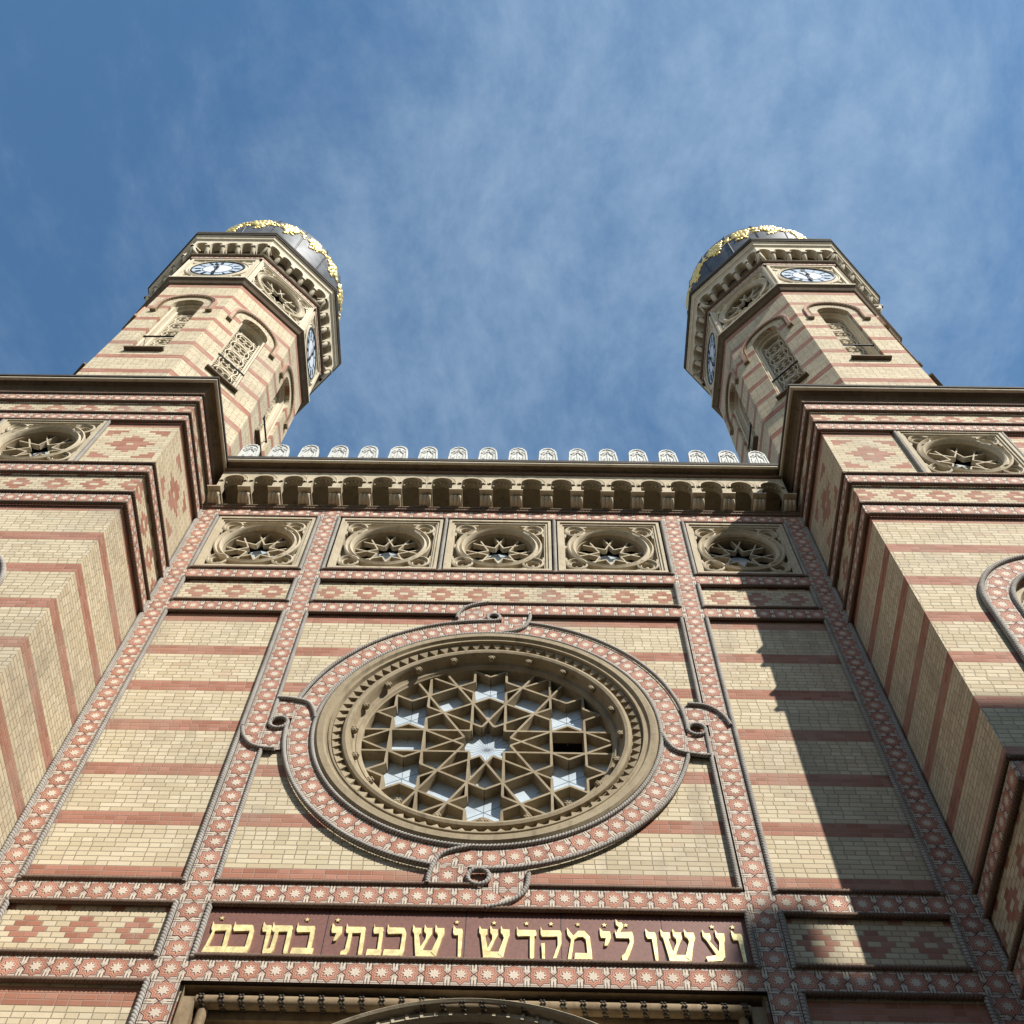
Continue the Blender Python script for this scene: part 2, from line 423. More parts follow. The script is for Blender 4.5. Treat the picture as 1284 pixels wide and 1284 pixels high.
def thing(name, loc, label, cat, group=None):
    o = bpy.data.objects.new(name, None); COL.objects.link(o); o.location = loc; o['label'] = label; o['category'] = cat
    if group: o['group'] = group
    return o
def part_empty(name, parent):
    o = bpy.data.objects.new(name, None); COL.objects.link(o); o.parent = parent; return o
G = -1.6
def rope_part(parent, pts, F=None, r=.031, closed=False, pitch=.045):
    b = MB(F or WALL); b.rope(pts, r, closed, pitch); return b.build('rope_moulding', 'rope_brown' if len(pts) == 2 and abs(pts[0][2]-pts[1][2]) < .01 else 'rope', parent, 70)

# ------------------------------------------------------------------ setting
b = MB(); b.v = [Vector(q) for q in ((-600, -600, G), (600, -600, G), (600, 600, G), (-600, 600, G))]; b.face((0, 1, 2, 3))
o = b.build('ground', 'paving'); o['kind'] = 'structure'

# ------------------------------------------------------------------ central facade
ORG = Vector((0, 0, G))
fac = thing('synagogue_facade', ORG, 'central striped brick facade with star rose window over gilded Hebrew inscription between two clock towers', 'building')
ZA, ZB, ZC, ZD, ZE = 9.78, 8.70, 17.02, 15.97, 19.32
X1, X3 = 5.365, 3.13
RW, RH = .19, .175                   # rope lines either side of a strip / row
# core (behind the panels)
b = MB(); b.box(-5.55, -2.95, -.9, -.03, G, 17.1); b.box(2.95, 5.55, -.9, -.03, G, 17.1)
b.box(-5.55, 5.55, -1.5, -.91, 8.6, 20.6); b.box(-2.94, 2.94, -.9, -.03, 15.9, 17.09); b.box(-2.94, 2.94, -.9, -.03, 8.62, 9.9); b.box(-5.55, 5.55, -.9, -.03, 19.2, 19.72); b.box(-5.55, 5.55, -.598, .0, 20.62, 20.7)
b.build('wall_core', 'brick', fac)
b = MB(); b.box(-5.55, 5.55, -.9, -.60, 19.72, 20.69); b.build('arcade_back_shaded', 'dark_stone', fac)  # dark colour put in for the deep shade behind the arches
def rope_frame(parent, pts, closed=False, r=.05): return None
def panel(u0, u1, z0, z1, mat, sides='lrtb', z_rope=.045, ph=0.0):
    b = MB(); c = (u0+u1)/2; b.rect(u0, u1, z0, z1, 0, [(u0-c+ph, z0), (u1-c+ph, z0), (u1-c+ph, z1), (u0-c+ph, z1)] if mat[:3] == 'dia' else None); p = b.build('brick_panel', mat, fac)
    if 't' in sides: rope_part(p, [(u0, z_rope, z1), (u1, z_rope, z1)])
    if 'b' in sides: rope_part(p, [(u0, z_rope, z0), (u1, z_rope, z0)])
    for k, u in (('l', u0), ('r', u1)):
        if k in sides: rope_part(p, [(u, z_rope, z0-.03), (u, z_rope, z1+.03)])
    return p
cols = [(-X1+RW, -X3-RW), (-X3+RW, X3-RW), (X3+RW, X1-RW)]
rows_dz = (ZC-RH, ZD+RH)
for i, (a, c) in enumerate(cols):
    panel(a, c, ZD+RH, ZC-RH, 'dia_CD', ph=.3 if i == 1 else 0)
    if i != 1:
        panel(a, c, ZA+RH, ZD-RH, 'brick')
        panel(a, c, ZB+RH, ZA-RH, 'dia_AB')
        panel(a, c, G, ZB-RH, 'brick_low', 'tlr')
# outermost ropes against the tower sides
for s in (-1, 1):
    rope_part(fac, [(s*(X1+RW-.01), .04, 5.0), (s*(X1+RW-.01), .04, 19.4)])
# star tile rows
def row_band(z, x0=-5.53, x1=5.53, n=.04, h=.145):
    b = MB(); xs = [(-5.53, -.605), (-X1, 0), (-X3, 8), (X3, 31), (X1, 39), (5.53, 39.605)]
    for (xa, ua), (xb, ub) in zip(xs, xs[1:]):
        b.rect(xa, xb, z-h, z+h, n, [(ua, -.5), (ub, -.5), (ub, .5), (ua, .5)])
    b.quad((-5.53, n, z-h), (5.53, n, z-h), (5.53, -.02, z-h), (-5.53, -.02, z-h), [(0, .47)]*4)
    b.quad((-5.53, n, z+h), (5.53, n, z+h), (5.53, -.02, z+h), (-5.53, -.02, z+h), [(0, .47)]*4)
    return b.build('star_tile_band', 'tile', fac)
for z in (ZA, ZB, ZC, ZD, ZE): row_band(z)
def strip_band(x, za, zb, k, n=.0385, h=.15):
    b = MB(); t = .135*k/(zb-za)
    ua, ub = .5, k-.5; z0, z1 = za+.14, zb-.14
    b.rect(x-h, x+h, z0, z1, n, [(ua, .5), (ua, -.5), (ub, -.5), (ub, .5)])
    b.quad((x-h, n, z0), (x-h, n, z1), (x-h, -.02, z1), (x-h, -.02, z0), [(0, .47)]*4)
    b.quad((x+h, n, z0), (x+h, n, z1), (x+h, -.02, z1), (x+h, -.02, z0), [(0, .47)]*4)
    return b.build('star_tile_band', 'tile', fac)
for x in (-X1, -X3, X3, X1):
    for za, zb, k in ((ZB-10*.272, ZB, 10), (ZB, ZA, 4), (ZA, ZD, 23), (ZD, ZC, 4), (ZC, ZE, 8)): strip_band(x, za, zb, k)

# --- inscription
ins = MB(); ins.rect(-X3+RW, X3-RW, ZB+RH, ZA-RH, .006)
for x in (-.62, .33, 1.35): pass
ins = ins.build('inscription_panel', 'granite', fac)
a, c = cols[1]
for z in (ZB+RH, ZA-RH): rope_part(ins, [(a, .045, z), (c, .045, z)])
for x in (a, c): rope_part(ins, [(x, .045, ZB+RH-.03), (x, .045, ZA-RH+.03)])
r = MB()
for x in (-1.62, -.12, .91, 2.0): r.box(x-.004, x+.004, 0, .0085, ZB+RH, ZA-RH)
r.build('slab_joint', 'seam', ins)
def TB(x0, x1): return [(x0, 1.08), (x0+.08, .96), (x1-.05, .96), (x1, .88), (x1, .76), (x0+.07, .735), (x0, .82)]
GL = {
 'vav': [[(0, 1.08), (.3, .96), (.9, .96), (1, .86), (.95, .02), (.85, -.02), (.66, .02), (.55, .735), (.12, .735), (0, .84)]],
 'yod': [[(0, 1.08), (.3, .96), (.95, .96), (1, .74), (.62, .48), (.36, .46), (.36, .54), (.52, .735), (.08, .735), (0, .84)]],
 'bet': [TB(0, .93), [(.72, .80), (.93, .86), (.93, .18), (.74, .18)], [(0, .2), (1.06, .2), (1.02, 0), (-.06, 0)]],
 'kaf': [TB(0, .9), [(.74, .80), (.88, .94), (.99, .78), (.99, .18), (.78, .18), (.80, .70)], [(-.02, .2), (.99, .2), (.93, 0), (-.06, 0)]],
 'nun': [TB(.22, .92), [(.66, .80), (.92, .86), (.92, .18), (.68, .18)], [(0, .2), (.98, .2), (.94, 0), (-.06, 0)]],
 'dalet': [TB(0, 1.04), [(.70, .76), (.94, .80), (.92, .02), (.80, -.02), (.70, .02)]],
 'tav': [TB(.04, .95), [(.76, .80), (.95, .86), (.95, .02), (.88, -.01), (.78, .02)], [(.20, .76), (.36, .76), (.34, .12), (.26, 0), (-.02, 0), (0, .12), (.16, .18)]],
 'fmem': [TB(.04, .98), [(.78, .80), (.98, .86), (1.0, .18), (.82, .18)], [(.0, .2), (1, .2), (1, 0), (-.07, 0)], [(.16, .76), (.26, .76), (.16, .18), (.01, .18)]],
 'mem': [[(0, 1.08), (.14, .92), (.32, .74), (.14, .0), (0, 0), (.17, .66), (.02, .82)],
         [(.27, .78), (.48, .96), (.74, .96), (.95, .76), (1, .18), (.82, .18), (.78, .68), (.65, .76), (.46, .74), (.31, .66)], [(.27, 0), (1.0, 0), (1.0, .2), (.32, .2)]],
 'shin': [[(.16, 0), (.78, 0), (.80, .2), (.20, .2)], [(0, 1.08), (.07, .96), (.26, .96), (.27, .78), (.21, .72), (.32, .18), (.17, 0), (.06, .76), (0, .84)],
          [(.36, 1.08), (.43, .96), (.6, .96), (.61, .76), (.52, .58), (.36, .19), (.25, .19), (.43, .60), (.44, .74), (.36, .84)],
          [(.70, 1.08), (.77, .96), (.98, .96), (1, .76), (.93, .60), (.79, 0), (.63, .14), (.81, .66), (.78, .76), (.70, .84)]],
 'ayin': [[(0, 1.08), (.1, .96), (.34, .96), (.36, .78), (.28, .68), (.66, .30), (.50, .20), (.13, .72), (0, .84)],
          [(.6, 1.08), (.7, .96), (1, .96), (1, .74), (.93, .64), (.86, .16), (.70, .03), (.04, 0), (.0, .15), (.60, .24), (.72, .68), (.6, .84)]],
 'qof': [TB(0, .98), [(.80, .80), (.99, .88), (.98, .52), (.72, .02), (.56, .0), (.80, .46)], [(.03, .5), (.19, .52), (.19, -.12), (.07, -.18)]],
 'lamed': [[(.1, 1.40), (.24, 1.28), (.44, 1.28), (.5, 1.14), (.30, .95), (.12, .95), (.26, 1.12), (.1, 1.2)],
           [(0, 1.0), (.08, .93), (.95, .96), (1, .82), (.98, .58), (.68, .14), (.52, -.02), (.30, 0), (.30, .14), (.46, .22), (.78, .60), (.76, .735), (.06, .735)]]}
LET = [('fmem', -2.857, -2.631), ('kaf', -2.612, -2.381), ('vav', -2.300, -2.200), ('tav', -2.204, -1.962), ('bet', -1.931, -1.717), ('yod', -1.555, -1.44),
       ('tav', -1.41, -1.177), ('nun', -1.137, -.985), ('kaf', -.957, -.748), ('shin', -.684, -.339), ('vav', -.250, -.145), ('shin', .03, .36), ('dalet', .433, .635),
       ('qof', .689, .914), ('mem', .97, 1.226), ('yod', 1.325, 1.44), ('lamed', 1.483, 1.679), ('vav', 1.815, 1.925), ('shin', 1.975, 2.337), ('ayin', 2.423, 2.655), ('vav', 2.735, 2.845)]
for g, x0, x1 in LET:
    b = MB()
    for i, pl in enumerate(GL[g]): b.extrude([(x0+(x1-x0)*q[0], 8.935+.405*q[1]) for q in pl], .0, .030+.0015*i)
    b.build('letter', 'letter_gold', ins)
for x in (-2.768, -1.842, -1.509, -.217, .186, .539, .802, 1.093, 1.378, 1.611, 2.54, 2.763):
    b = MB(); b.extrude([(x+(.030 if k % 2 == 0 else .012)*sin(pi*k/5), 9.425+(.030 if k % 2 == 0 else .012)*cos(pi*k/5)) for k in range(10)], 0, .02)
    b.build('star_mark', 'letter_gold', ins)

# --- rose window
CZ, CX = 12.90, -.015
rose = part_empty('rose_window', fac)
b = MB(); b.plate_hole(cols[1][0], cols[1][1], ZA+RH, ZD-RH, CX, CZ, 2.25, 0.0, 96); b.build('brick_panel', 'brick', fac)
b = MB(); prof = [(2.30, 0), (2.30, .07), (2.27, .10), (2.19, .10), (2.16, .06), (2.13, .06), (2.12, .075), (2.10, .075), (2.09, .03), (2.07, -.02), (1.955, -.05), (1.955, -.01), (1.94, .02), (1.90, .035), (1.86, .02), (1.84, -.015), (1.83, -.06), (1.81, -.12), (1.775, -.145), (1.765, -.135), (1.735, -.145), (1.72, -.17), (1.70, -.18), (1.70, -.40)]
b.lathe(prof, 128, CX, CZ); b.build('stone_frame', 'rose_stone', rose, 35, True)
b = MB()
for k in range(80):                                                   # toothed ring
    t = 2*pi*(k+.5)/80; dt = 2*pi/80*.46
    q = [(2.075, t-dt), (2.075, t+dt), (1.965, t)]
    A = [b.P(CX+r_*cos(a_), -.045, CZ+r_*sin(a_)) for r_, a_ in q]; B = [b.P(CX+r_*cos(a_), .03-.035*(i == 2), CZ+r_*sin(a_)) for i, (r_, a_) in enumerate(q)]
    b.face(B); [b.face((A[i], A[(i+1) % 3], B[(i+1) % 3], B[i])) for i in range(3)]
b.build('tooth_ring', 'rose_stone', rose)
for k in range(20):
    t = pi/2+2*pi*k/20; b = MB(); c = (CX+1.80*cos(t), -.055, CZ+1.80*sin(t))
    b.blob(c, .050, 1.0, 10, 6)
    for j in range(6): b.blob((c[0]+.036*cos(pi*j/3), c[1]+.025, c[2]+.036*sin(pi*j/3)), .024, 1, 6, 4)
    b.build('boss', 'rose_stone', rose, 60)
# tracery: twelve-pointed centre, six stars, six squares
w = .2325; segs = []
def rot(p, a): return (p[0]*cos(a)-p[1]*sin(a), p[0]*sin(a)+p[1]*cos(a))
RT = 1.725; s3 = sqrt(3)
def ray(p, d, lim=RT):
    bq = p[0]*d[0]+p[1]*d[1]; cq = p[0]**2+p[1]**2-lim*lim; return p[0]-d[0]*(bq-sqrt(bq*bq-cq)), p[1]-d[1]*(bq-sqrt(bq*bq-cq))
def toend(p, d):
    bq = p[0]*d[0]+p[1]*d[1]; k = -bq+sqrt(max(0, bq*bq-(p[0]**2+p[1]**2-RT*RT))); return (p[0]+d[0]*k, p[1]+d[1]*k)
r1 = w*sqrt(2); Rs = 5.464*w
base = []
for sx in (1, -1):
    q = -pi/2+sx*pi/4; p = (r1*cos(q), r1*sin(q))
    base.append((p, (sx*w, -Rs+w/s3)))                                     # vertical ray towards the star
    q = -pi/2+sx*pi/12; p = (r1*cos(q), r1*sin(q)); d = (-sx*.5, -s3/2)
    base.append((p, toend(p, d)))                                         # ray that runs along a square
    top = (0, -Rs+2*w/s3); base.append((top, (-sx*2*w*.5, -Rs+s3*w)))
    base.append(((-sx*w, -Rs+w/s3), toend((-sx*w, -Rs+w/s3), (-sx*s3/2, -.5))))
    base.append(((sx*w, -Rs-w/s3), toend((sx*w, -Rs-w/s3), (0, -1))))
    bot = (0, -Rs-2*w/s3); base.append((bot, toend(bot, (sx*s3/2, -.5))))
base.append(((-w, -3.732*w), (-2.732*w, -2.732*w)))                       # inner side of the square
base.append(((w, -Rs-w/s3), (3.732*w, -4.464*w))); base.append(((-w, -Rs-w/s3), (-2*w, -2*w/s3*0-Rs)))
b = MB()
for k in range(6):
    for p, q in base:
        P_, Q_ = rot(p, k*pi/3), rot(q, k*pi/3)
        b.bar((CX+P_[0], CZ+P_[1]), (CX+Q_[0], CZ+Q_[1]), .032, -.365, -.195-.0007*random.random(), .062)
b.build('tracery', 'rose_stone', rose)
# panes behind
b = MB(); K = 96; ringp = [(CX+1.72*cos(2*pi*i/K), CZ+1.72*sin(2*pi*i/K)) for i in range(K)]
sqc = (CX+4.732*w, CZ); hs = w*.97
# main sheet, with the square at the right left open
b2 = MB(); b2.plate_hole(CX-1.72, sqc[0]*2-(CX-1.72) if False else CX+1.72, CZ-1.72, CZ+1.72, sqc[0], sqc[1], .001, -.318)
b = MB()
b.rect(CX-1.72, sqc[0]-hs, CZ-1.72, CZ+1.72, -.35); b.rect(sqc[0]+hs, CX+1.72, CZ-1.72, CZ+1.72, -.35)
b.rect(sqc[0]-hs, sqc[0]+hs, CZ-1.72, CZ-hs, -.35); b.rect(sqc[0]-hs, sqc[0]+hs, CZ+hs, CZ+1.72, -.35)
b.build('pane', 'pane', rose)
b = MB()
for k in range(12): t = pi*k/12; b.bar((CX-.46*cos(t), CZ-.46*sin(t)), (CX+.46*cos(t), CZ+.46*sin(t)), .006, -.36, -.3485-.0001*k)
for k in range(6):
    c = rot((0, -Rs), k*pi/3)
    for j in range(3): t = pi/6+pi*j/3+k*pi/3; b.bar((CX+c[0]-.5*cos(t), CZ+c[1]-.5*sin(t)), (CX+c[0]+.5*cos(t), CZ+c[1]+.5*sin(t)), .008, -.36, -.3475-.0002*j)
b.build('leading', 'lead', rose)
b = MB(); c_ = hs
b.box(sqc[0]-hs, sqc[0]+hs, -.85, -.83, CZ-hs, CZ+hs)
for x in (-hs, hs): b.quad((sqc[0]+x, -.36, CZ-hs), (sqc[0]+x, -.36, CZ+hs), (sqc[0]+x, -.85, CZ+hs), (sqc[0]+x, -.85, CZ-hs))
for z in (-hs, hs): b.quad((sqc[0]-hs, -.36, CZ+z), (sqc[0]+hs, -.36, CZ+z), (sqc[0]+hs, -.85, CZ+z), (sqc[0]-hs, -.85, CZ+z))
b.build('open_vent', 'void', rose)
# star tile ring
b = MB(); K = 174
for i in range(K):
    t0, t1 = 2*pi*i/K, 2*pi*(i+1)/K; u0, u1 = i/3, (i+1)/3
    b.quad(*[(CX+r_*cos(t), .042, CZ+r_*sin(t)) for r_, t in ((2.36, t0), (2.66, t0), (2.66, t1), (2.36, t1))], [(u0, -.5), (u0, .5), (u1, .5), (u1, -.5)])
b.build('star_tile_ring', 'tile', rose)
# ropes of the rose with the four knots where ring and frame cross
class RP:
    def rope(s, pts, r=.045, closed=False): rope_part(rose, pts, None, min(r, .028), closed, .042)
rp = RP(); rp.rope([(CX+2.335*cos(2*pi*i/128), .055, CZ+2.335*sin(2*pi*i/128)) for i in range(128)], .047, True)
rho_o = 2.70
def spl(pts, k=8):
    out = []; P = [pts[0]]+pts+[pts[-1]]
    for i in range(1, len(P)-2):
        for j in range(k):
            t = j/k; out.append(tuple(.5*((2*P[i][m])+(-P[i-1][m]+P[i+1][m])*t+(2*P[i-1][m]-5*P[i][m]+4*P[i+1][m]-P[i+2][m])*t*t+(-P[i-1][m]+3*P[i][m]-3*P[i+1][m]+P[i+2][m])*t**3) for m in range(2)))
    return out+[pts[-1]]
for k, rho_r, ext in ((0, CZ-ZA-RH, cols[1][1]), (1, cols[1][1], CZ-ZA-RH), (2, ZD-RH-CZ, cols[1][1]), (3, cols[1][1], ZD-RH-CZ)):
    d = [(0, -1), (1, 0), (0, 1), (-1, 0)][k]; tg = (-d[1], d[0]); rho_f = rho_r+.35
    def K_(t, rho, n=.058): return (CX+d[0]*rho+tg[0]*t, n, CZ+d[1]*rho+tg[1]*t)
    left = spl([(-.57, rho_r), (-.555, rho_r-.17), (-.48, rho_o-.18), (-.33, rho_o-.29), (-.11, 2.34)])
    rp.rope([K_(*q, .062) for q in left], .048)
    right = spl([(.57, rho_o+.06), (.55, rho_r+.02), (.47, rho_r+.17), (.30, rho_f-.06), (.10, rho_f)])
    rp.rope([K_(*q, .062) for q in right], .048)
    rc, rr = (rho_o+rho_r)/2, (rho_r-rho_o)/2
    rp.rope([K_(rr*cos(2*pi*i/24), rc+rr*sin(2*pi*i/24), .056) for i in range(24)], .044, True)
    e0 = {0: (cols[1][0], cols[1][1]), 1: (ZA+RH, ZD-RH), 2: (cols[1][0], cols[1][1]), 3: (ZA+RH, ZD-RH)}[k]
    lo, hi = (e0[0]-CX, e0[1]-CX) if k in (0, 2) else (e0[0]-CZ, e0[1]-CZ)
    if k in (2, 3): lo, hi = -hi, -lo
    rp.rope([K_(lo, rho_r, .045), K_(0, rho_r, .045)]); rp.rope([K_(.55, rho_r, .045), K_(hi, rho_r, .045)])
    a0 = atan2(d[1], d[0]); a1 = a0+pi/2-.19
    rp.rope([(CX+rho_o*cos(a0+(a1-a0)*i/40), .055, CZ+rho_o*sin(a0+(a1-a0)*i/40)) for i in range(41)], .048)
    # tile fill of the two lobes
    cz_ = rc
    pl = [(-.55, rho_r+.05)]+[q for q in left[4:-6]]+[(-.13, rho_o-.08), (-.12, rho_r+.05)]
    tiles = MB(); tiles.poly([K_(*q, .0405) for q in pl], [((q[0]+.345)/.285, (q[1]-cz_+.04)/.30) for q in pl]); tiles.build('star_tile_knot', 'tile', rose); tiles = MB()
    pl = [(.12, rho_o-.05), (.12, rho_r+.06), (.30, rho_f-.18)]+[q for q in right[::-1][8:]]+[(.55, rho_o-.05)]
    tiles.poly([K_(*q, .0412) for q in pl], [((q[0]-.345)/.285, (q[1]-cz_-.03)/.30) for q in pl]); tiles.build('star_tile_knot', 'tile', rose)

# --- small rosette windows (also used on the towers)
def star_rosette(bld, cu, cz, r, n0, n1, pts=8, wd=.025):
    r_in = r*.34; lim = r
    for k in range(pts):
        t = pi/2+2*pi*(k+.5)/pts
        for sg in (1, -1):
            p = (r_in*cos(t), r_in*sin(t)); d = (cos(t+sg*radians(45)), sin(t+sg*radians(45)))
            bq = p[0]*d[0]+p[1]*d[1]; L = -bq+sqrt(bq*bq-(r_in**2-lim*lim))
            bld.bar((cu+p[0], cz+p[1]), (cu+p[0]+d[0]*L, cz+p[1]+d[1]*L), wd, n0, n1-.0006*random.random(), wd*1.5)
def corner_arcs(bld, cu, cz, h, hv, rc, n1):
    for sx in (-1, 1):
        for sz in (-1, 1):
            c = (cu+sx*(h-rc-.02), cz+sz*(hv-rc-.02))
            bld.lathe([(rc, n1-.13), (rc, n1), (rc-.03, n1+.012), (rc-.045, n1-.01), (rc-.055, n1-.035), (rc-.075, n1-.02), (rc-.09, n1-.03), (rc-.095, n1-.13)], 28, *c); bld.blob((c[0], n1-.10, c[1]), .045, 1.0, 8, 5)
def rosette_window(parent, cu, cz, h, hv, r, F=WALL, n=.0, mat='stone', pts=8, dep=.12):
    e = part_empty('rosette_window', parent)
    b = MB(F)
    b.plate_hole(cu-h, cu+h, cz-hv, cz+hv, cu, cz, r+.10, n-.11, 64)
    # stepped square border
    for a, w_, p in ((0, .05, .06), (.05, .045, .035), (.095, .03, .012)):
        for u0, u1, z0, z1 in ((cu-h+a, cu+h-a, cz+hv-a-w_, cz+hv-a), (cu-h+a, cu+h-a, cz-hv+a, cz-hv+a+w_), (cu-h+a, cu-h+a+w_, cz-hv+a+w_, cz+hv-a-w_), (cu+h-a-w_, cu+h-a, cz-hv+a+w_, cz+hv-a-w_)):
            b.box(u0, u1, n-.115, n+p, z0, z1)
    # mouldings round the eye
    b.lathe([(r+.135, n-.11), (r+.135, n+.03), (r+.11, n+.045), (r+.09, n+.02), (r+.075, n-.005), (r+.055, n+.012), (r+.03, n+.03), (r+.005, n+.01), (r-.01, n-.02), (r-.02, n-.05)], 72, cu, cz)
    rv = MB(F); rv.lathe([(r-.02, n-.05), (r-.024, n-.08), (r-.04, n-.085), (r-.04, n-dep-.14)], 72, cu, cz); rv.build('reveal', 'rose_stone', e, 40)
    b.F = F; q = MB(F); corner_arcs(b, cu, cz, h-.11, hv-.11, .19, n+.02)
    for sx in (-1, 1):                                                     # links from eye to corner rings
        for sz in (-1, 1):
            k0 = (cu+sx*(h-.13), cz+sz*(hv*.42)); k1 = (cu+sx*(h*.42), cz+sz*(hv-.13))
            b.bar(k0, (cu+sx*(h-.17), cz+sz*(hv-.30)), .035, n-.12, n+.01); b.bar(k1, (cu+sx*(h-.30), cz+sz*(hv-.17)), .035, n-.12, n+.011)
    b.build('stone_frame', mat, e, 40)
    t = MB(F); star_rosette(t, cu, cz, r-.03, n-dep-.09, n-dep, pts); t.build('tracery', mat, e)
    t = MB(F); t.annulus(cu, cz, 0.001, r*.40, n-dep-.17, n-dep-.16, 24); t.build('pane', 'pane' if mat == 'stone' else 'void', e)
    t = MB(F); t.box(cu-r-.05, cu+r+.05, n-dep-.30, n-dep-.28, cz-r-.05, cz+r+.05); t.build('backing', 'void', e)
    return e
zc5 = (19.145+17.195)/2; hv5 = (19.145-17.195)/2-.05
for cu, h in ((-(X1+X3)/2, (X1-X3)/2-RW-.05), (-1.955, .92), (0, .92), (1.955, .92), ((X1+X3)/2, (X1-X3)/2-RW-.05)):
    rosette_window(fac, cu, zc5, h, hv5, .62)
for x in (-5.175, -3.32, -2.94, -.978, .978, 2.94, 3.32, 5.175): rope_part(fac, [(x, .045, 17.17), (x, .045, 19.17)])
for z in (17.195, 19.145):
    for a, c in cols: rope_part(fac, [(a, .045, z), (c, .045, z)])

# --- ledge, corbel table, cornice, cresting
b = MB()
pr = [(-.02, 19.50), (.07, 19.50), (.095, 19.52), (.095, 19.55), (.075, 19.57), (.05, 19.58), (-.02, 19.58)]
for (n0, z0), (n1, z1) in zip(pr, pr[1:]): b.quad((-5.55, n0, z0), (5.55, n0, z0), (5.55, n1, z1), (-5.55, n1, z1))
b.build('ledge', 'dark_stone', fac)
rope_part(fac, [(-5.52, .05, 19.475), (5.52, .05, 19.475)], None, .033, pitch=.055)
b = MB(); b.rect(-5.52, 5.52, 19.57, 19.735, .003, [(.5, -.3), (40.5, -.3), (40.5, .35), (.5, .35)]); b.build('star_tile_band', 'tile', fac)
ct = part_empty('corbel_table', fac); PW = .565; FN = .30
b = MB(); ZS, ZT = 20.055, 20.595
for k in range(-10, 11):                                                  # arcade: one arch per bay
    cu = k*PW; ra = .198
    u0, u1 = max(cu-PW/2, -5.40), min(cu+PW/2, 5.40)
    if u1-u0 < .3: continue
    a0, a1 = max(u0, cu-ra), min(u1, cu+ra)
    if u0 < cu-ra: b.rect(u0, cu-ra, 19.765, ZT, FN)
    if u1 > cu+ra: b.rect(cu+ra, u1, 19.765, ZT, FN)
    A = [(cu-ra*cos(pi*i/16)*(1+.10*sin(pi*i/16)), ZS+.06+ra*sin(pi*i/16)*1.12) for i in range(17)]
    A = [(cu-ra, 19.765)]+A+[(cu+ra, 19.765)]
    for p, q in zip(A[1:-1], A[2:-1]): b.quad((p[0], FN, p[1]), (q[0], FN, q[1]), (q[0], FN, ZT), (p[0], FN, ZT))
    for p, q in zip(A, A[1:]): b.quad((p[0], FN, p[1]), (q[0], FN, q[1]), (q[0], .12, q[1]), (p[0], .12, p[1]))
    prev = None
    for i in range(17):                                                   # raised archivolt
        t = pi*i/16; row = [b.P(cu-r_*cos(t)*(1+.10*sin(t)), n_, ZS+.06+r_*sin(t)*1.12) for r_, n_ in ((ra-.004, FN), (ra-.004, FN+.03), (ra+.035, FN+.035), (ra+.045, FN+.012), (ra+.06, FN+.026), (ra+.07, FN))]
        if prev: [b.face((prev[j], prev[j+1], row[j+1], row[j])) for j in range(5)]
        prev = row
    for i in range(1, 7):                                                # beads on the arch edge
        t = pi*i/7; b.blob((cu-(ra-.02)*cos(t), FN-.07, ZS+.05+(ra-.015)*sin(t)*1.1), .022, 1, 6, 4)
b.box(-5.40, 5.40, -.59, FN-.002, ZT-.012, ZT+.018)
b.build('arcade', 'stone', ct, 35)
for k in range(20):
    cu = (k-9.5)*PW; hw = .098
    b = MB()
    b.box(cu-hw-.025, cu+hw+.025, .0, FN+.07, 19.745, 19.78)                  # abacus
    pts = [(.10, 19.582), (.17, 19.59), (.235, 19.62), (.28, 19.67), (.275, 19.715), (.25, 19.746)]
    for sx in range(3):                                                    # three lobed bracket
        c0 = cu+(sx-1)*.068; L = [[b.P(c0+.038*cos(pi*j/6), n_*(.84+.16*sin(pi*j/6)), z_-.012*sin(pi*j/6)) for j in range(7)] for n_, z_ in pts]
        for A, B in zip(L, L[1:]): [b.face((A[j], A[j+1], B[j+1], B[j])) for j in range(6)]
    b.box(cu-hw, cu+hw, .0, .20, 19.61, 19.744)
    b.build('corbel', 'stone', ct, 40)
b = MB()
def hprof(b, pr, x0, x1):
    for (n0, z0), (n1, z1) in zip(pr, pr[1:]): b.quad((x0, n0, z0), (x1, n0, z0), (x1, n1, z1), (x0, n1, z1))
hprof(b, [(.28, 20.60), (.315, 20.602), (.32, 20.625), (.35, 20.655), (.40, 20.672), (.455, 20.675)], -5.345, 5.345); b.build('cornice', 'dark_stone', fac)
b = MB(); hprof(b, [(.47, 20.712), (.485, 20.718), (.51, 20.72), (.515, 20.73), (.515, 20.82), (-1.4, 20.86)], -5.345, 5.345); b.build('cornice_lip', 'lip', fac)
b = MB(); hprof(b, [(.45, 20.675), (.465, 20.663), (.49, 20.663), (.503, 20.675), (.503, 20.70), (.49, 20.709), (.465, 20.713)], -5.345, 5.345); b.build('cornice_bead', 'tower_stone', fac, 60)
rope_part(fac, [(-5.35, .325, 20.578), (5.35, .325, 20.578)], None, .028, pitch=.05)
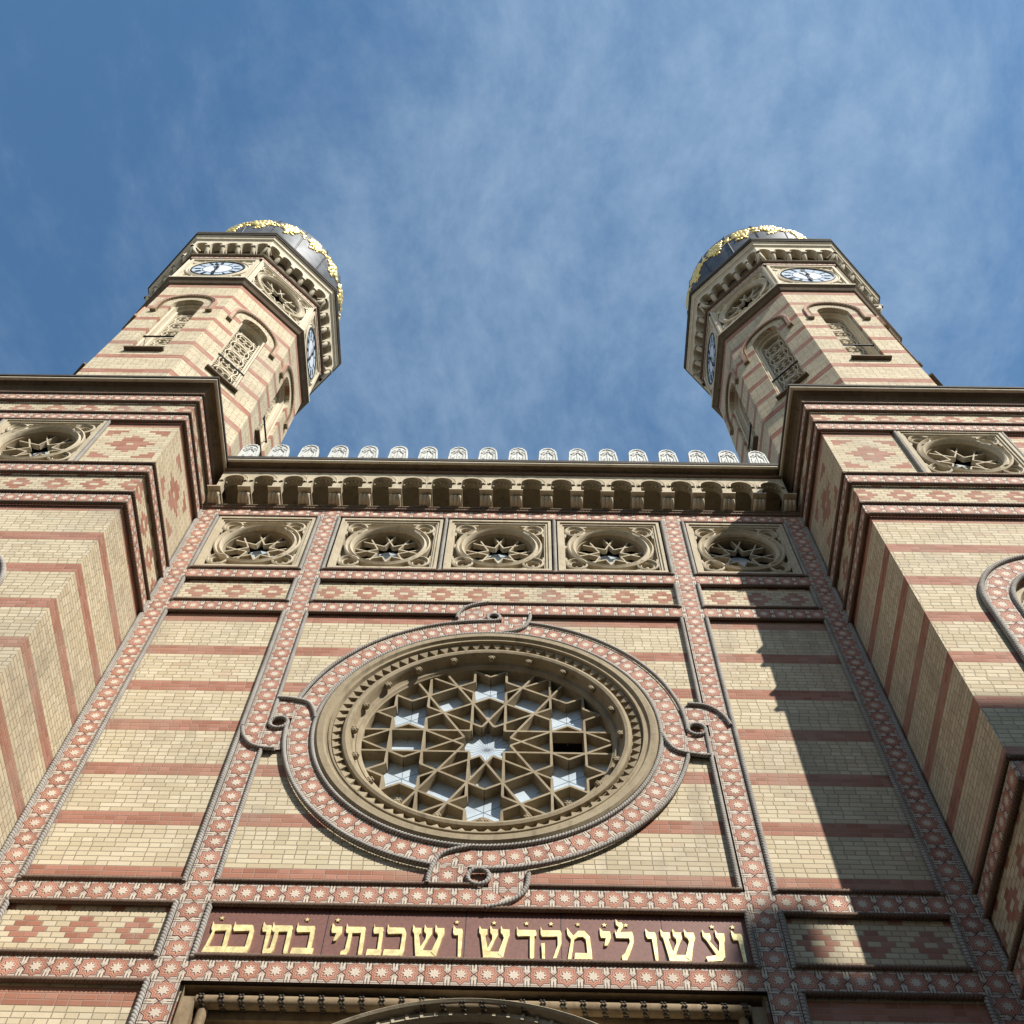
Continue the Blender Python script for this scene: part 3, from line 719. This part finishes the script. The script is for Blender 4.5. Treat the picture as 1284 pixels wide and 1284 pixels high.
# cresting of zinc palmettes
for k in range(18):
    cu = (k-8.5)*.589; b = MB(); z0 = 20.80
    out = [(-.215, 0), (-.21, .14), (-.20, .28), (-.185, .40), (-.15, .46), (-.145, .50), (-.10, .51), (-.09, .545), (-.035, .545), (0, .565), (.035, .545), (.09, .545), (.10, .51), (.145, .50), (.15, .46), (.185, .40), (.20, .28), (.21, .14), (.215, 0)]
    out = [(x*.92, z*1.42) for x, z in out]
    b.extrude([(cu+x, z0+z) for x, z in out], .38, .44, True)
    for sx in (-1, 1):                                                     # raised leaf ribs and scrolls
        for x0, z0_, x1, z1_ in ((.195, .02, .165, .58), (.165, .58, .10, .69), (.10, .69, .0, .74), (.14, .05, .125, .40), (.125, .40, .07, .46), (.055, .05, .05, .34), (.115, .52, .05, .62)):
            b.bar((cu+sx*x0*.92, z0+z0_), (cu+sx*x1*.92, z0+z1_), .026, .43, .458)
        b.annulus(cu+sx*.085, z0+.50, .025, .05, .43, .462, 12); b.annulus(cu+sx*.09, z0+.20, .02, .042, .43, .46, 12)
    b.annulus(cu, z0+.57, .03, .062, .43, .464, 14); b.bar((cu, z0+.02), (cu, z0+.48), .03, .43, .456); b.bar((cu-.19, z0+.10), (cu+.19, z0+.10), .03, .43, .457)
    b.build('palmette', 'zinc', fac)

# --- portal below the inscription
po = part_empty('portal', fac)
b = MB(); b.box(-2.98, 2.98, -1.0, -.72, G, 8.6); b.build('door_wall', 'wood', po)
b = MB(); zt = 8.515
b.quad((-2.93, .02, zt), (2.93, .02, zt), (2.93, -.75, zt), (-2.93, -.75, zt))
for s in (-1, 1): b.quad((s*2.93, .02, G), (s*2.93, .02, zt), (s*2.93, -.75, zt), (s*2.93, -.75, G))
b.box(-2.93, 2.93, -.30, -.16, 8.25, 8.36); b.box(-2.93, 2.93, -.3, -.22, 8.36, 8.50)
for s in (-1, 1): b.box(min(s*2.93, s*2.80), max(s*2.93, s*2.80), -.3, -.03, G, 8.42)
b.build('portal_frame', 'dark_rose', po)
bd = MB(); b = MB(); b.tube([(-2.80, -.09, 8.40), (2.80, -.09, 8.40)], .072, 14)
for i in range(28):
    u = -2.74+i*5.48/27
    for q in (-.016, .016):
        for j in range(9): t = -pi*.75+pi*1.5*j/8; bd.blob((u+q+.012*t, -.09+.072*cos(t), 8.40-.072*sin(t)), .017, 1, 6, 4)
for s in (-1, 1): b.tube([(s*2.72, -.12, G), (s*2.72, -.12, 8.36)], .055, 12)
b.build('beaded_roll', 'dark_rose', po, 40); bd.build('bead_bands', 'lip', po, 60)['kind'] = 'stuff'
RA, ZAc = 2.79, 5.55
b = MB(); A = [(RA*cos(pi-pi*i/48), ZAc+RA*sin(pi*i/48)) for i in range(49)]
for p, q in zip(A, A[1:]): b.quad((p[0], -.25, p[1]), (q[0], -.25, q[1]), (q[0], -.25, 8.54), (p[0], -.25, 8.54))
random.seed(3)
for i in range(90):                                                       # carved foliage in the spandrels
    u = random.uniform(-2.6, 2.6); zmin = ZAc+sqrt(max(0, (RA+.14)**2-u*u)) if abs(u) < RA else G
    z = random.uniform(7.0, 8.22)
    if z > zmin: b.annulus(u, z, .03, .07, -.26, -.22+random.random()*.02, 10)
b.build('spandrel', 'stone', po, 40)
b = MB(); b.lathe([(RA-.06, -.6), (RA-.06, -.13), (RA-.03, -.09), (RA+.02, -.09), (RA+.035, -.12), (RA+.045, -.12), (RA+.06, -.01), (RA+.085, .01), (RA+.105, -.01), (RA+.11, -.26)], 96, 0, ZAc, 0, pi)
for i in range(60):
    t = pi*(i+.5)/60
    b.annulus(0, ZAc, RA-.04, RA+.03, -.30, -.078, 1, t-.006, t+.006)
b.build('arch_moulding', 'stone', po, 40)

# ------------------------------------------------------------------ clock towers (built once, then copied)
ORG = Vector((0, .652, G)); HW, D, YT = 2.19, 1.892, .652
tw = thing('clock_tower', ORG, '', 'tower', 'twin clock towers')
def pc(o): return [(-HW-o, .3), (-HW-o, -D-o), (HW+o, -D-o), (HW+o, .3)]
FF = Frame((0, -D, 0), (0, -1, 0))
FR = Frame((HW, -D/2, 0), (1, 0, 0)); FLft = Frame((-HW, -D/2, 0), (-1, 0, 0))
ZCp, ZDp, ZEp, ZFp = 17.01, 15.91, 19.215, 20.165
def wrap(z0, z1, mat, name='brick_wall'):
    b = MB()
    b.F = FF; b.rect(-HW, HW, z0, z1, 0, [(-HW+.3, z0), (HW+.3, z0), (HW+.3, z1), (-HW+.3, z1)])
    for s in (-1, 1):
        b.v += [Vector((s*HW, -D, z0)), Vector((s*HW, .3, z0)), Vector((s*HW, .3, z1)), Vector((s*HW, -D, z1))]; k = len(b.v)
        b.face((k-4, k-3, k-2, k-1), [(-.1, z0), (D+.2, z0), (D+.2, z1), (-.1, z1)])
    return b.build(name, mat, tw)
# brick fields
for z0, z1, m in ((ZDp+.13, ZCp-.13, 'dia_CD'), (ZB+.13, ZA-.13, 'dia_AB'), (ZEp+.13, ZFp-.13, 'dia_FE')): wrap(z0, z1, m)
wrap(G, ZB-.13, 'brick_low')
b = MB()
for F in (FR, FLft): b.F = F; b.rect(-D/2, D/2+.3 if F is FR else D/2, ZA+.13, ZDp-.13); 
b.F = FLft; b.rect(-D/2-.3, -D/2, ZA+.13, ZDp-.13)
b.F = FF; b.plate_arch(-HW, HW, ZA+.13, ZDp-.13, .93, 10.35, 13.15, 0, .30); b.build('brick_wall', 'brick', tw)
# window in the lower front
wn = part_empty('arched_window', tw)
def archpts(r, zb, zc, n, k=40): return [(-r, n, zb)]+[(r*cos(pi-pi*i/k), n, zc+r*sin(pi*i/k)) for i in range(k+1)]+[(r, n, zb)]
b = MB(FF); r0, r1_ = .99, 1.305; K = 16
P0, P1 = archpts(r0, 10.35, 13.15, .04), archpts(r1_, 10.35, 13.15, .04)
acc = 0
for i in range(len(P0)-1):
    L = sqrt((P0[i+1][0]-P0[i][0])**2+(P0[i+1][2]-P0[i][2])**2)
    L1 = sqrt((P1[i+1][0]-P1[i][0])**2+(P1[i+1][2]-P1[i][2])**2)
    nx = acc+(round(2.8/.31) if i in (0, len(P0)-2) else 12/40)
    b.quad(P0[i], P1[i], P1[i+1], P0[i+1], [(acc, -.5), (acc, .5), (nx, .5), (nx, -.5)]); acc = nx
b.build('star_tile_ring', 'tile', wn)
rope_part(wn, archpts(.957, 10.3, 13.15, .05), FF, .036); rope_part(wn, archpts(1.345, 10.3, 13.15, .05), FF, .036)
b = MB(FF)
P0 = archpts(.93, 10.35, 13.15, 0)
for ra_, n0, n1 in ((.93, -.05, -.05), ):
    A = archpts(.93, 10.35, 13.15, -.06); B = archpts(.84, 10.35, 13.15, -.06); C = archpts(.80, 10.35, 13.15, -.22)
    for i in range(len(A)-1): b.quad(A[i], B[i], B[i+1], A[i+1]); b.quad(B[i], C[i], C[i+1], B[i+1])
b.build('stone_frame', 'stone', wn, 40)
b = MB(FF)
for k in range(-16, 17):                                                   # lozenge lattice
    for sg in (1, -1):
        pts = []
        c = k*.19
        t = []
        for i in range(61):
            z = 10.4+i*(13.95-10.4)/60; u = c+sg*(z-12.2)*.62
            hw_ = .82 if z < 13.15 else sqrt(max(0, .82**2-(z-13.15)**2))
            if abs(u) < hw_: t.append((u, z))
        if len(t) > 1: b.bar(t[0], t[-1], .025, -.20, -.16-.001*random.random())
b.build('lattice', 'stone', wn)
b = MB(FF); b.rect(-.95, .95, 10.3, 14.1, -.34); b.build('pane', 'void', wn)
# rosette and lozenge fields
for s in (-1, 1):
    b = MB(); z0, z1 = ZCp+.13, ZEp-.13; u0, u1 = (-HW, -.93) if s < 0 else (.93, HW); cu = (u0+u1)/2
    b.F = FF; b.rect(u0, u1, z0, z1, 0, [(u0-cu, z0), (u1-cu, z0), (u1-cu, z1), (u0-cu, z1)])
    b.F = FR if s > 0 else FLft; b.rect(-D/2, D/2, z0, z1, 0, [(-D/2, z0), (D/2, z0), (D/2, z1), (-D/2, z1)]); b.build('motif_wall', 'motif', tw)
rosette_window(tw, 0, (ZCp+ZEp)/2, .90, (ZEp-ZCp)/2-.19, .63, FF)
for s in (-1, 1): rope_part(tw, [(s*.93, .035, ZCp+.15), (s*.93, .035, ZEp-.15)], FF)
# star rows and their ropes wrapped round the corner
for z in (ZA, ZB, ZCp, ZDp, ZEp, ZFp):
    b = MB(); h = .13; b.path([(.04, z-h), (.04, z+h)], pc, .272); b.path([(-.02, z-h), (.04, z-h)], pc, .27); b.path([(.04, z+h), (-.02, z+h)], pc, .27)
    b.build('star_tile_band', 'tile', tw)
    for dz in (-.185, .185):
        o_ = .045; q = pc(o_)
        r = MB(Frame((0, 0, 0), (0, -1, 0)))
        r.F.N = Vector((0, -1, 0)); pts3 = [(x, -y, z+dz) for x, y in q]
        r.F.N = Vector((0, -1, .0001))
        for (p0, p1), N in zip(zip(pts3, pts3[1:]), ((-1, 0, 0), (0, -1, 0), (1, 0, 0))):
            w0, w1 = Vector((p0[0], -p0[1], p0[2])), Vector((p1[0], -p1[1], p1[2])); Fm = Frame((0, 0, 0), N)
            r.F = Fm; dd = (w1-w0).normalized(); w0 -= dd*.03 if p0 is not pts3[0] else dd*0; w1 += dd*.03 if p1 is not pts3[-1] else dd*0
            r.rope([(w0.dot(Fm.U), w0.dot(Fm.N), w0.z), (w1.dot(Fm.U), w1.dot(Fm.N), w1.z)], .034)
        r.build('rope_moulding', 'rope_brown', tw, 70)
b = MB(); b.path([(.0, 20.38), (.045, 20.385), (.05, 20.43), (.07, 20.50), (.12, 20.565), (.20, 20.60)], pc); b.build('cornice', 'dark_stone', tw)
b = MB(); b.path([(.20, 20.60), (.222, 20.588), (.25, 20.588), (.262, 20.60), (.262, 20.625), (.25, 20.634), (.215, 20.636)], pc); b.build('cornice_bead', 'tower_stone', tw)
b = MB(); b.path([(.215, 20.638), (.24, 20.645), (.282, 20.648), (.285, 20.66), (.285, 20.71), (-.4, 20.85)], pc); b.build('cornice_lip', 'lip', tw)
b = MB(); b.box(-HW, HW, -.3, D-.3, 20.70, 20.82); b.box(-HW, HW, -4.2, -.3, G, 20.80); b.build('pavilion_core', 'roof', tw)
# octagonal shaft
AS = 2.225; C8 = cos(pi/8)
def octa(b, prof): b.vlathe([(a/C8, z) for a, z in prof], 8, (0, YT), pi/8)
def oface(k, a):
    ph = k*pi/4; N = Vector((sin(ph), -cos(ph), 0)); return Frame(Vector((0, YT, 0))+N*a, N)
hwf = AS*tan(pi/8)
NZ0, NZC, NH = 24.05, 27.52, .375
b = MB()
for k in range(-2, 3): b.F = oface(k, AS); b.plate_arch(-hwf, hwf, 20.6, 29.3, NH, NZ0, NZC, 0, .13)
for k in (3, 4, 5): b.F = oface(k, AS); b.rect(-hwf, hwf, 20.6, 29.3)
b.build('shaft', 'brick_tower', tw)
for k in range(-2, 3):
    F = oface(k, AS); e = part_empty('belfry_window', tw)
    def AP(h, n): return [(-h, n, NZ0)]+[(h*cos(pi-pi*i/20), n, NZC+h*sin(pi*i/20)) for i in range(21)]+[(h, n, NZ0)]
    b = MB(F); A, B_, C_, D_ = AP(NH, -.13), AP(.335, -.13), AP(.335, -.22), AP(.30, -.24); E_ = AP(.30, -.5)
    for P_, Q_ in ((A, B_), (B_, C_), (C_, D_), (D_, E_)):
        for i in range(len(P_)-1): b.quad(P_[i], Q_[i], Q_[i+1], P_[i+1])
    for s in (-1, 1): b.tube([(s*.355, -.10, NZ0), (s*.355, -.10, NZC)], .03, 8)
    b.build('stone_frame', 'tower_stone', e, 40)
    b = MB(F); nb = -.37; nf = -.29
    zz_ = NZ0+.30
    while zz_ < NZC+.15:
        b.annulus(0, zz_, .250, .280, nb, nf, 22)
        for j in range(4):
            t = pi/4+j*pi/2; b.annulus(.125*cos(t), zz_+.125*sin(t), .078, .102, nb, nf-.006, 12)
        for sx in (-1, 1): b.annulus(sx*.30, zz_+.29, .10, .135, nb, nf-.004, 10, pi/2 if sx > 0 else -pi/2, 3*pi/2 if sx > 0 else pi/2)
        b.bar((-.3, zz_+.29), (.3, zz_+.29), .03, nb, nf-.003)
        zz_ += .58
    b.build('tracery', 'tower_stone', e)
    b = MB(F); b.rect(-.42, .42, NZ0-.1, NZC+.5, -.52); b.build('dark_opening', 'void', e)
    b = MB(F); b.box(-NH-.05, NH+.05, -.1, .10, NZ0-.11, NZ0-.05); b.box(-NH-.03, NH+.03, -.3, .075, NZ0-.05, NZ0); b.build('sill', 'dark_stone', e)
    b = MB(F); b.tube([(-NH, -.06, 25.15), (NH, -.06, 25.15)], .022, 8); b.build('tie_rod', 'iron', e)
    b = MB(F); hr = .67
    prof = [(hr-.045, 0), (hr-.045, .04), (hr-.02, .06), (hr+.02, .06), (hr+.04, .045), (hr+.04, 0)]
    b.lathe(prof, 28, 0, NZC, 0, pi)
    for s in (-1, 1):
        u0, u1 = sorted((s*(hr-.045), s*(hr+.04))); b.box(u0, u1, 0, .06, NZC-.60, NZC)
    b.build('hood_mould', 'terra', e, 35)
    b = MB(F); pts = [(-(hr-.065), NZC-.56+i*.0375) for i in range(15)]+[(-(hr-.065)*cos(pi*(i+.5)/52), NZC+(hr-.065)*sin(pi*(i+.5)/52)) for i in range(52)]+[((hr-.065), NZC-.56+i*.0375) for i in range(14, -1, -1)]
    for (i, p), q in zip(enumerate(pts), pts[1:]): b.bar(p, q, .04, -.01, .055 if i % 2 else .02)
    for s in (-1, 1): b.box(*sorted((s*(hr-.08), s*(hr+.06))), -.01, .08, NZC-.66, NZC-.555)
    b.build('billet_band', 'dark_rose', e, 0, True)
# clock stage
AC = 2.29
b = MB(); octa(b, [(AS-.02, 29.22), (AS+.05, 29.27), (AS+.10, 29.36), (AS+.155, 29.42)]); b.build('ledge', 'dark_stone', tw)
b = MB(); octa(b, [(AS+.15, 29.42), (AS+.165, 29.43), (AS+.165, 29.50), (AS+.10, 29.56), (AC-.05, 29.58)]); b.build('ledge_lip', 'tower_stone', tw)
hwc = AC*tan(pi/8); ZK = 30.52
b = MB()
for k in range(-2, 3):
    b.F = oface(k, AC)
    if k % 2: continue
    b.rect(-hwc, hwc, 29.5, 31.55)
for k in (3, 4, 5): b.F = oface(k, AC); b.rect(-hwc, hwc, 29.5, 31.55)
b.build('clock_stage', 'tower_stone', tw)
for k in (-1, 1): rosette_window(tw, 0, ZK, hwc-.01, .97, .67, oface(k, AC), 0, 'tower_stone', 8, .10)
for k in (-2, 0, 2):
    F = oface(k, AC); e = part_empty('clock', tw)
    b = MB(F); h = hwc-.04
    for u0, u1, z0, z1 in ((-h, h, ZK+.88, ZK+.95), (-h, h, ZK-.95, ZK-.88), (-h, -h+.07, ZK-.88, ZK+.88), (h-.07, h, ZK-.88, ZK+.88)): b.box(u0, u1, 0, .05, z0, z1)
    b.lathe([(.84, 0), (.84, .03), (.81, .045), (.78, .02), (.76, .03), (.73, .045), (.70, .02)], 64, 0, ZK)
    corner_arcs(b, 0, ZK, h-.07, .88, .17, .02); b.build('surround', 'tower_stone', e, 40)
    b = MB(F); b.lathe([(.695, 0), (.695, .05), (.675, .055), (.668, .03)], 64, 0, ZK)
    for i in range(12): t = pi*i/6; b.bar((.38*cos(t), ZK+.38*sin(t)), (.665*cos(t), ZK+.665*sin(t)), .009, .02, .0335)
    b.annulus(0, ZK, .378, .39, .02, .036, 48); b.build('rim', 'iron', e, 40)
    b = MB(F); b.annulus(0, ZK, .001, .385, .0, .03, 48); b.build('dial', 'dial', e)
    b = MB(F); b.annulus(0, ZK, .385, .67, .0, .028, 48); b.build('chapter_ring', 'dial_ring', e)
    ROM = ['XII', 'I', 'II', 'III', 'IIII', 'V', 'VI', 'VII', 'VIII', 'IX', 'X', 'XI']
    b = MB(F)
    for i, s in enumerate(ROM):
        t = pi/2-2*pi*i/12; er = (cos(t), sin(t)); et = (sin(t), -cos(t)); wch = {'I': .022, 'V': .05, 'X': .05}
        tot = sum(wch[c] for c in s); x = -tot/2
        for c in s:
            wc = wch[c]
            def Q(a, r): return (er[0]*r+et[0]*a, ZK+er[1]*r+et[1]*a)
            if c == 'I': b.bar(Q(x+wc/2, .45), Q(x+wc/2, .60), .013, .027, .0385)
            if c == 'V': b.bar(Q(x+.006, .60), Q(x+wc/2, .45), .012, .027, .0385); b.bar(Q(x+wc-.006, .60), Q(x+wc/2, .45), .008, .027, .039)
            if c == 'X': b.bar(Q(x+.006, .60), Q(x+wc-.006, .45), .012, .027, .0385); b.bar(Q(x+wc-.006, .60), Q(x+.006, .45), .008, .027, .039)
            x += wc
    b.build('numerals', 'iron', e)
    b = MB(F); b.bar((.0, ZK+.16), (-.01, ZK-.60), .035, .06, .075); b.blob((0, .07, ZK), .05, .5, 12, 6); b.annulus(-.008, ZK-.42, .02, .055, .06, .074, 14)
    b.build('minute_hand', 'iron', e, 40)
    b = MB(F); b.bar((.03, ZK-.10), (-.11, ZK+.36), .045, .08, .092); b.annulus(-.075, ZK+.25, .02, .06, .08, .0915, 14); b.build('hour_hand', 'iron', e, 40)
b = MB(); h = .06
for k in range(8): b.F = oface(k, AC+.05); q = (AC+.05)*tan(pi/8); b.rect(-q, q, 31.50, 31.66, .012, [(.5, -.5), (7.5, -.5), (7.5, .5), (.5, .5)])
b.build('star_tile_band', 'tile', tw)
b = MB(); octa(b, [(AC-.02, 31.49), (AC+.055, 31.495)]); octa(b, [(AC+.03, 31.64), (AC+.10, 31.66), (AC+.13, 31.70), (AC+.13, 31.74), (AC+.02, 31.79), (AC, 32.5)]); b.build('string_course', 'dark_stone', tw)  # the wall behind the arches is coloured dark to imitate shade
AF = AC+.26
ct = part_empty('corbel_table', tw); b = MB()
hq = AF*tan(pi/8); nb_ = 5; pw = 2*hq/nb_
for k in range(8):
    b.F = oface(k, AF)
    for i in range(nb_):
        cu = -hq+pw*(i+.5); ra = pw*.37; zs = 32.25
        b.rect(cu-pw/2, cu-ra, 32.12, 32.62, 0); b.rect(cu+ra, cu+pw/2, 32.12, 32.62, 0)
        A = [(cu-ra, 32.12)]+[(cu-ra*cos(pi*j/10), zs+ra*sin(pi*j/10)*1.3) for j in range(11)]+[(cu+ra, 32.12)]
        for p, q in zip(A[1:-1], A[2:-1]): b.quad((p[0], 0, p[1]), (q[0], 0, q[1]), (q[0], 0, 32.62), (p[0], 0, 32.62))
        for p, q in zip(A, A[1:]): b.quad((p[0], 0, p[1]), (q[0], 0, q[1]), (q[0], -.24, q[1]), (p[0], -.24, p[1]))
    for i in range(nb_+1 if k in (0, 1, 2, 6, 7) else 0):
        cb = MB(b.F); cu = -hq+pw*i; sc = 1 if 0 < i < nb_ else .7; hw_ = pw*.15*sc
        cb.box(cu-hw_, cu+hw_, -.25, .03, 32.07, 32.125)
        L = []
        for n_, z_ in ((-.25, 31.84), (-.16, 31.84), (-.07, 31.92), (-.01, 32.07)):
            L.append([cb.P(cu+hw_*cos(pi*j/8), n_-.07*(1-sin(pi*j/8)), z_-.04*sin(pi*j/8)) for j in range(9)])
        for A_, B_ in zip(L, L[1:]): [cb.face((A_[j], A_[j+1], B_[j+1], B_[j])) for j in range(8)]
        cb.build('corbel', 'tower_stone', ct, 40)
b.build('arcade', 'tower_stone', ct, 35)
b = MB(); octa(b, [(AC, 32.60), (AF+.005, 32.615), (AF+.03, 32.66), (AF+.06, 32.68), (AF+.075, 32.76), (AF+.12, 32.82)]); b.build('cornice', 'tower_stone', tw)
b = MB(); octa(b, [(AF+.115, 32.82), (AF+.15, 32.83), (AF+.155, 32.88), (AF+.13, 32.91), (AF+.165, 32.94), (AF+.165, 33.06), (2.0, 33.25)]); b.build('cornice_lip', 'lip', tw)
# onion dome
dm = part_empty('dome', tw)
DP = [(2.16, 33.2), (2.10, 33.4), (2.03, 33.55), (2.03, 33.8), (2.12, 34.4), (2.22, 35.1), (2.285, 35.8), (2.30, 36.3), (2.22, 36.9), (2.0, 37.6), (1.6, 38.3), (1.1, 38.95), (.6, 39.6), (.28, 40.2), (.14, 40.8), (.1, 41.2)]
b = MB(); b.vlathe(DP, 64, (0, YT)); b.build('dome_shell', 'slate', dm, 40)
b = MB()
for k in range(16):
    t = 2*pi*(k+.5)/16; N = Vector((cos(t), sin(t), 0)); b.F = Frame((0, YT, 0), N)
    pts = [(0, r_-.004, z_) for r_, z_ in DP]
    for p, q in zip(pts, pts[1:]):
        i0 = [b.P(s_*.03, p[1]+d_, p[2]) for s_, d_ in ((-1, 0), (-.5, .03), (.5, .03), (1, 0))]; i1 = [b.P(s_*.03, q[1]+d_, q[2]) for s_, d_ in ((-1, 0), (-.5, .03), (.5, .03), (1, 0))]
        for j in range(3): b.face((i0[j], i0[j+1], i1[j+1], i1[j]))
b.build('dome_ribs', 'seam', dm)
b = MB(); rnd = random.Random(11)
def dr(z):
    for (r0, z0), (r1, z1) in zip(DP, DP[1:]):
        if z0 <= z <= z1: return r0+(r1-r0)*(z-z0)/(z1-z0)
    return .1
for k in range(16):                                                       # gilded garland: a rosette per gore, sprays between
    t = 2*pi*(k)/16; N = Vector((cos(t), sin(t), 0)); b.F = Frame((0, YT, 0), N)
    def put(u, z, r):
        R0 = dr(z); b.blob((u, sqrt(max(.01, R0*R0-u*u))+.004, z), r*1.08, .55, 8, 5)
    for j in range(9): a = 2*pi*j/9; put(.19*cos(a), 36.05+.19*sin(a), .095)
    for j in range(5): a = 2*pi*j/5; put(.07*cos(a), 36.05+.07*sin(a), .07)
    for j in range(9): put(rnd.uniform(-.15, .15), 35.84-rnd.random()*.24, rnd.uniform(.04, .075))
    for j in range(30):
        u = rnd.uniform(-.45, .45); put(u, 36.20+.12*cos(u*7)+rnd.uniform(-.19, .19), rnd.uniform(.04, .085))
    for j in range(5): put(rnd.uniform(-.16, .16), 36.40+rnd.random()*.16, rnd.uniform(.03, .055))
b.build('gilded_garland', 'gold', dm, 60)
b = MB(); b.vlathe([(.1, 41.1), (.3, 41.4), (.1, 41.7), (.22, 41.95), (.05, 42.2), (.02, 42.8)], 20, (0, YT)); b.build('finial', 'gold', dm, 60)
# copy
kids = lambda o: [c for c in bpy.data.objects if c.parent == o]
def copy_tree(o, parent=None):
    c = o.copy(); COL.objects.link(c)
    if parent: c.parent = parent
    for ch in kids(o): copy_tree(ch, c)
    return c
tw2 = copy_tree(tw)
tw.location.x = -7.78; tw2.location.x = 7.78
tw['label'] = 'left clock tower, its side towards the rose window lit by the sun'
tw2['label'] = 'right clock tower, its side towards the rose window in shade'

# ------------------------------------------------------------------ house across the street whose roofline shades the lower right
ORG = Vector((0, 0, G))
hs_ = thing('apartment_building', (0, 0, G), 'tall rendered apartment building across the street with stepped roof and chimneys', 'building')
HF = Frame((0, -20.0, 0), (0, 1, 0))       # its street front, facing the synagogue; u = -x
def hb(b, x0, x1, y0, y1, z0, z1): b.box(-x1, -x0, y0+20, y1+20, z0, z1)
b = MB(HF); hb(b, 18.95, 42, -34, -20, G, 32.02); b.build('house_wall', 'render_wall', hs_)
b = MB(HF); hb(b, 18.88, 42.1, -34.1, -19.95, 32.03, 32.14)
b.poly([(-21, 0-.3, 32.2), (-42, -.3, 32.2), (-42, -7, 36.5), (-21, -7, 36.5)]); b.poly([(-21, -13.8, 32.2), (-42, -13.8, 32.2), (-42, -7, 36.5), (-21, -7, 36.5)])
b.poly([(-21, -.3, 32.2), (-21, -7, 36.5), (-21, -13.8, 32.2)]); b.build('roof', 'tiles_red', hs_)
b = MB(HF); hb(b, 19.05, 19.72, -20.7, -20.1, 31.9, 33.2); hb(b, 20.7, 22.4, -28, -26.6, 33, 37.0); hb(b, 26, 27.4, -28, -26.4, 33, 37.6); b.build('chimney', 'render_wall', hs_)
for zi in range(8):
    for xi in range(6):
        f = MB(HF); x0 = 20.6+xi*3.5; z0 = .5+zi*4.0
        f.box(-x0-1.5, -x0-1.4, -.05, .08, z0, z0+2.2); f.box(-x0-.1, -x0, -.05, .08, z0, z0+2.2); f.box(-x0-1.65, -x0+.15, -.05, .18, z0+2.2, z0+2.45); f.box(-x0-1.65, -x0+.15, -.05, .15, z0-.15, z0)
        wdw = f.build('window', 'house_trim', hs_); p = MB(HF); p.rect(-x0-1.4, -x0-.1, z0, z0+2.2, .02); p.build('pane', 'house_glass', wdw)

h2 = thing('apartment_building', (0, 0, G), 'long lower apartment house across the street with flat roof and many windows', 'building')
HF = Frame((0, -21.0, 0), (0, 1, 0)); b = MB(HF); b.box(-18.6, 45, -14, 0, G, 19.5); b.build('house_wall', 'render_wall', h2)
b = MB(HF); b.box(-18.75, 45.2, -14.2, .35, 19.51, 19.9); b.build('roof', 'roof', h2)
for zi in range(5):
    for xi in range(14):
        f = MB(HF); x0 = 42-xi*4.2; z0 = .5+zi*3.8
        f.box(x0-1.5, x0-1.4, -.05, .08, z0, z0+2.2); f.box(x0-.1, x0, -.05, .08, z0, z0+2.2); f.box(x0-1.65, x0+.15, -.05, .18, z0+2.2, z0+2.45); f.box(x0-1.65, x0+.15, -.05, .15, z0-.15, z0)
        wdw = f.build('window', 'house_trim', h2); p = MB(HF); p.rect(x0-1.4, x0-.1, z0, z0+2.2, .02); p.build('pane', 'house_glass', wdw)
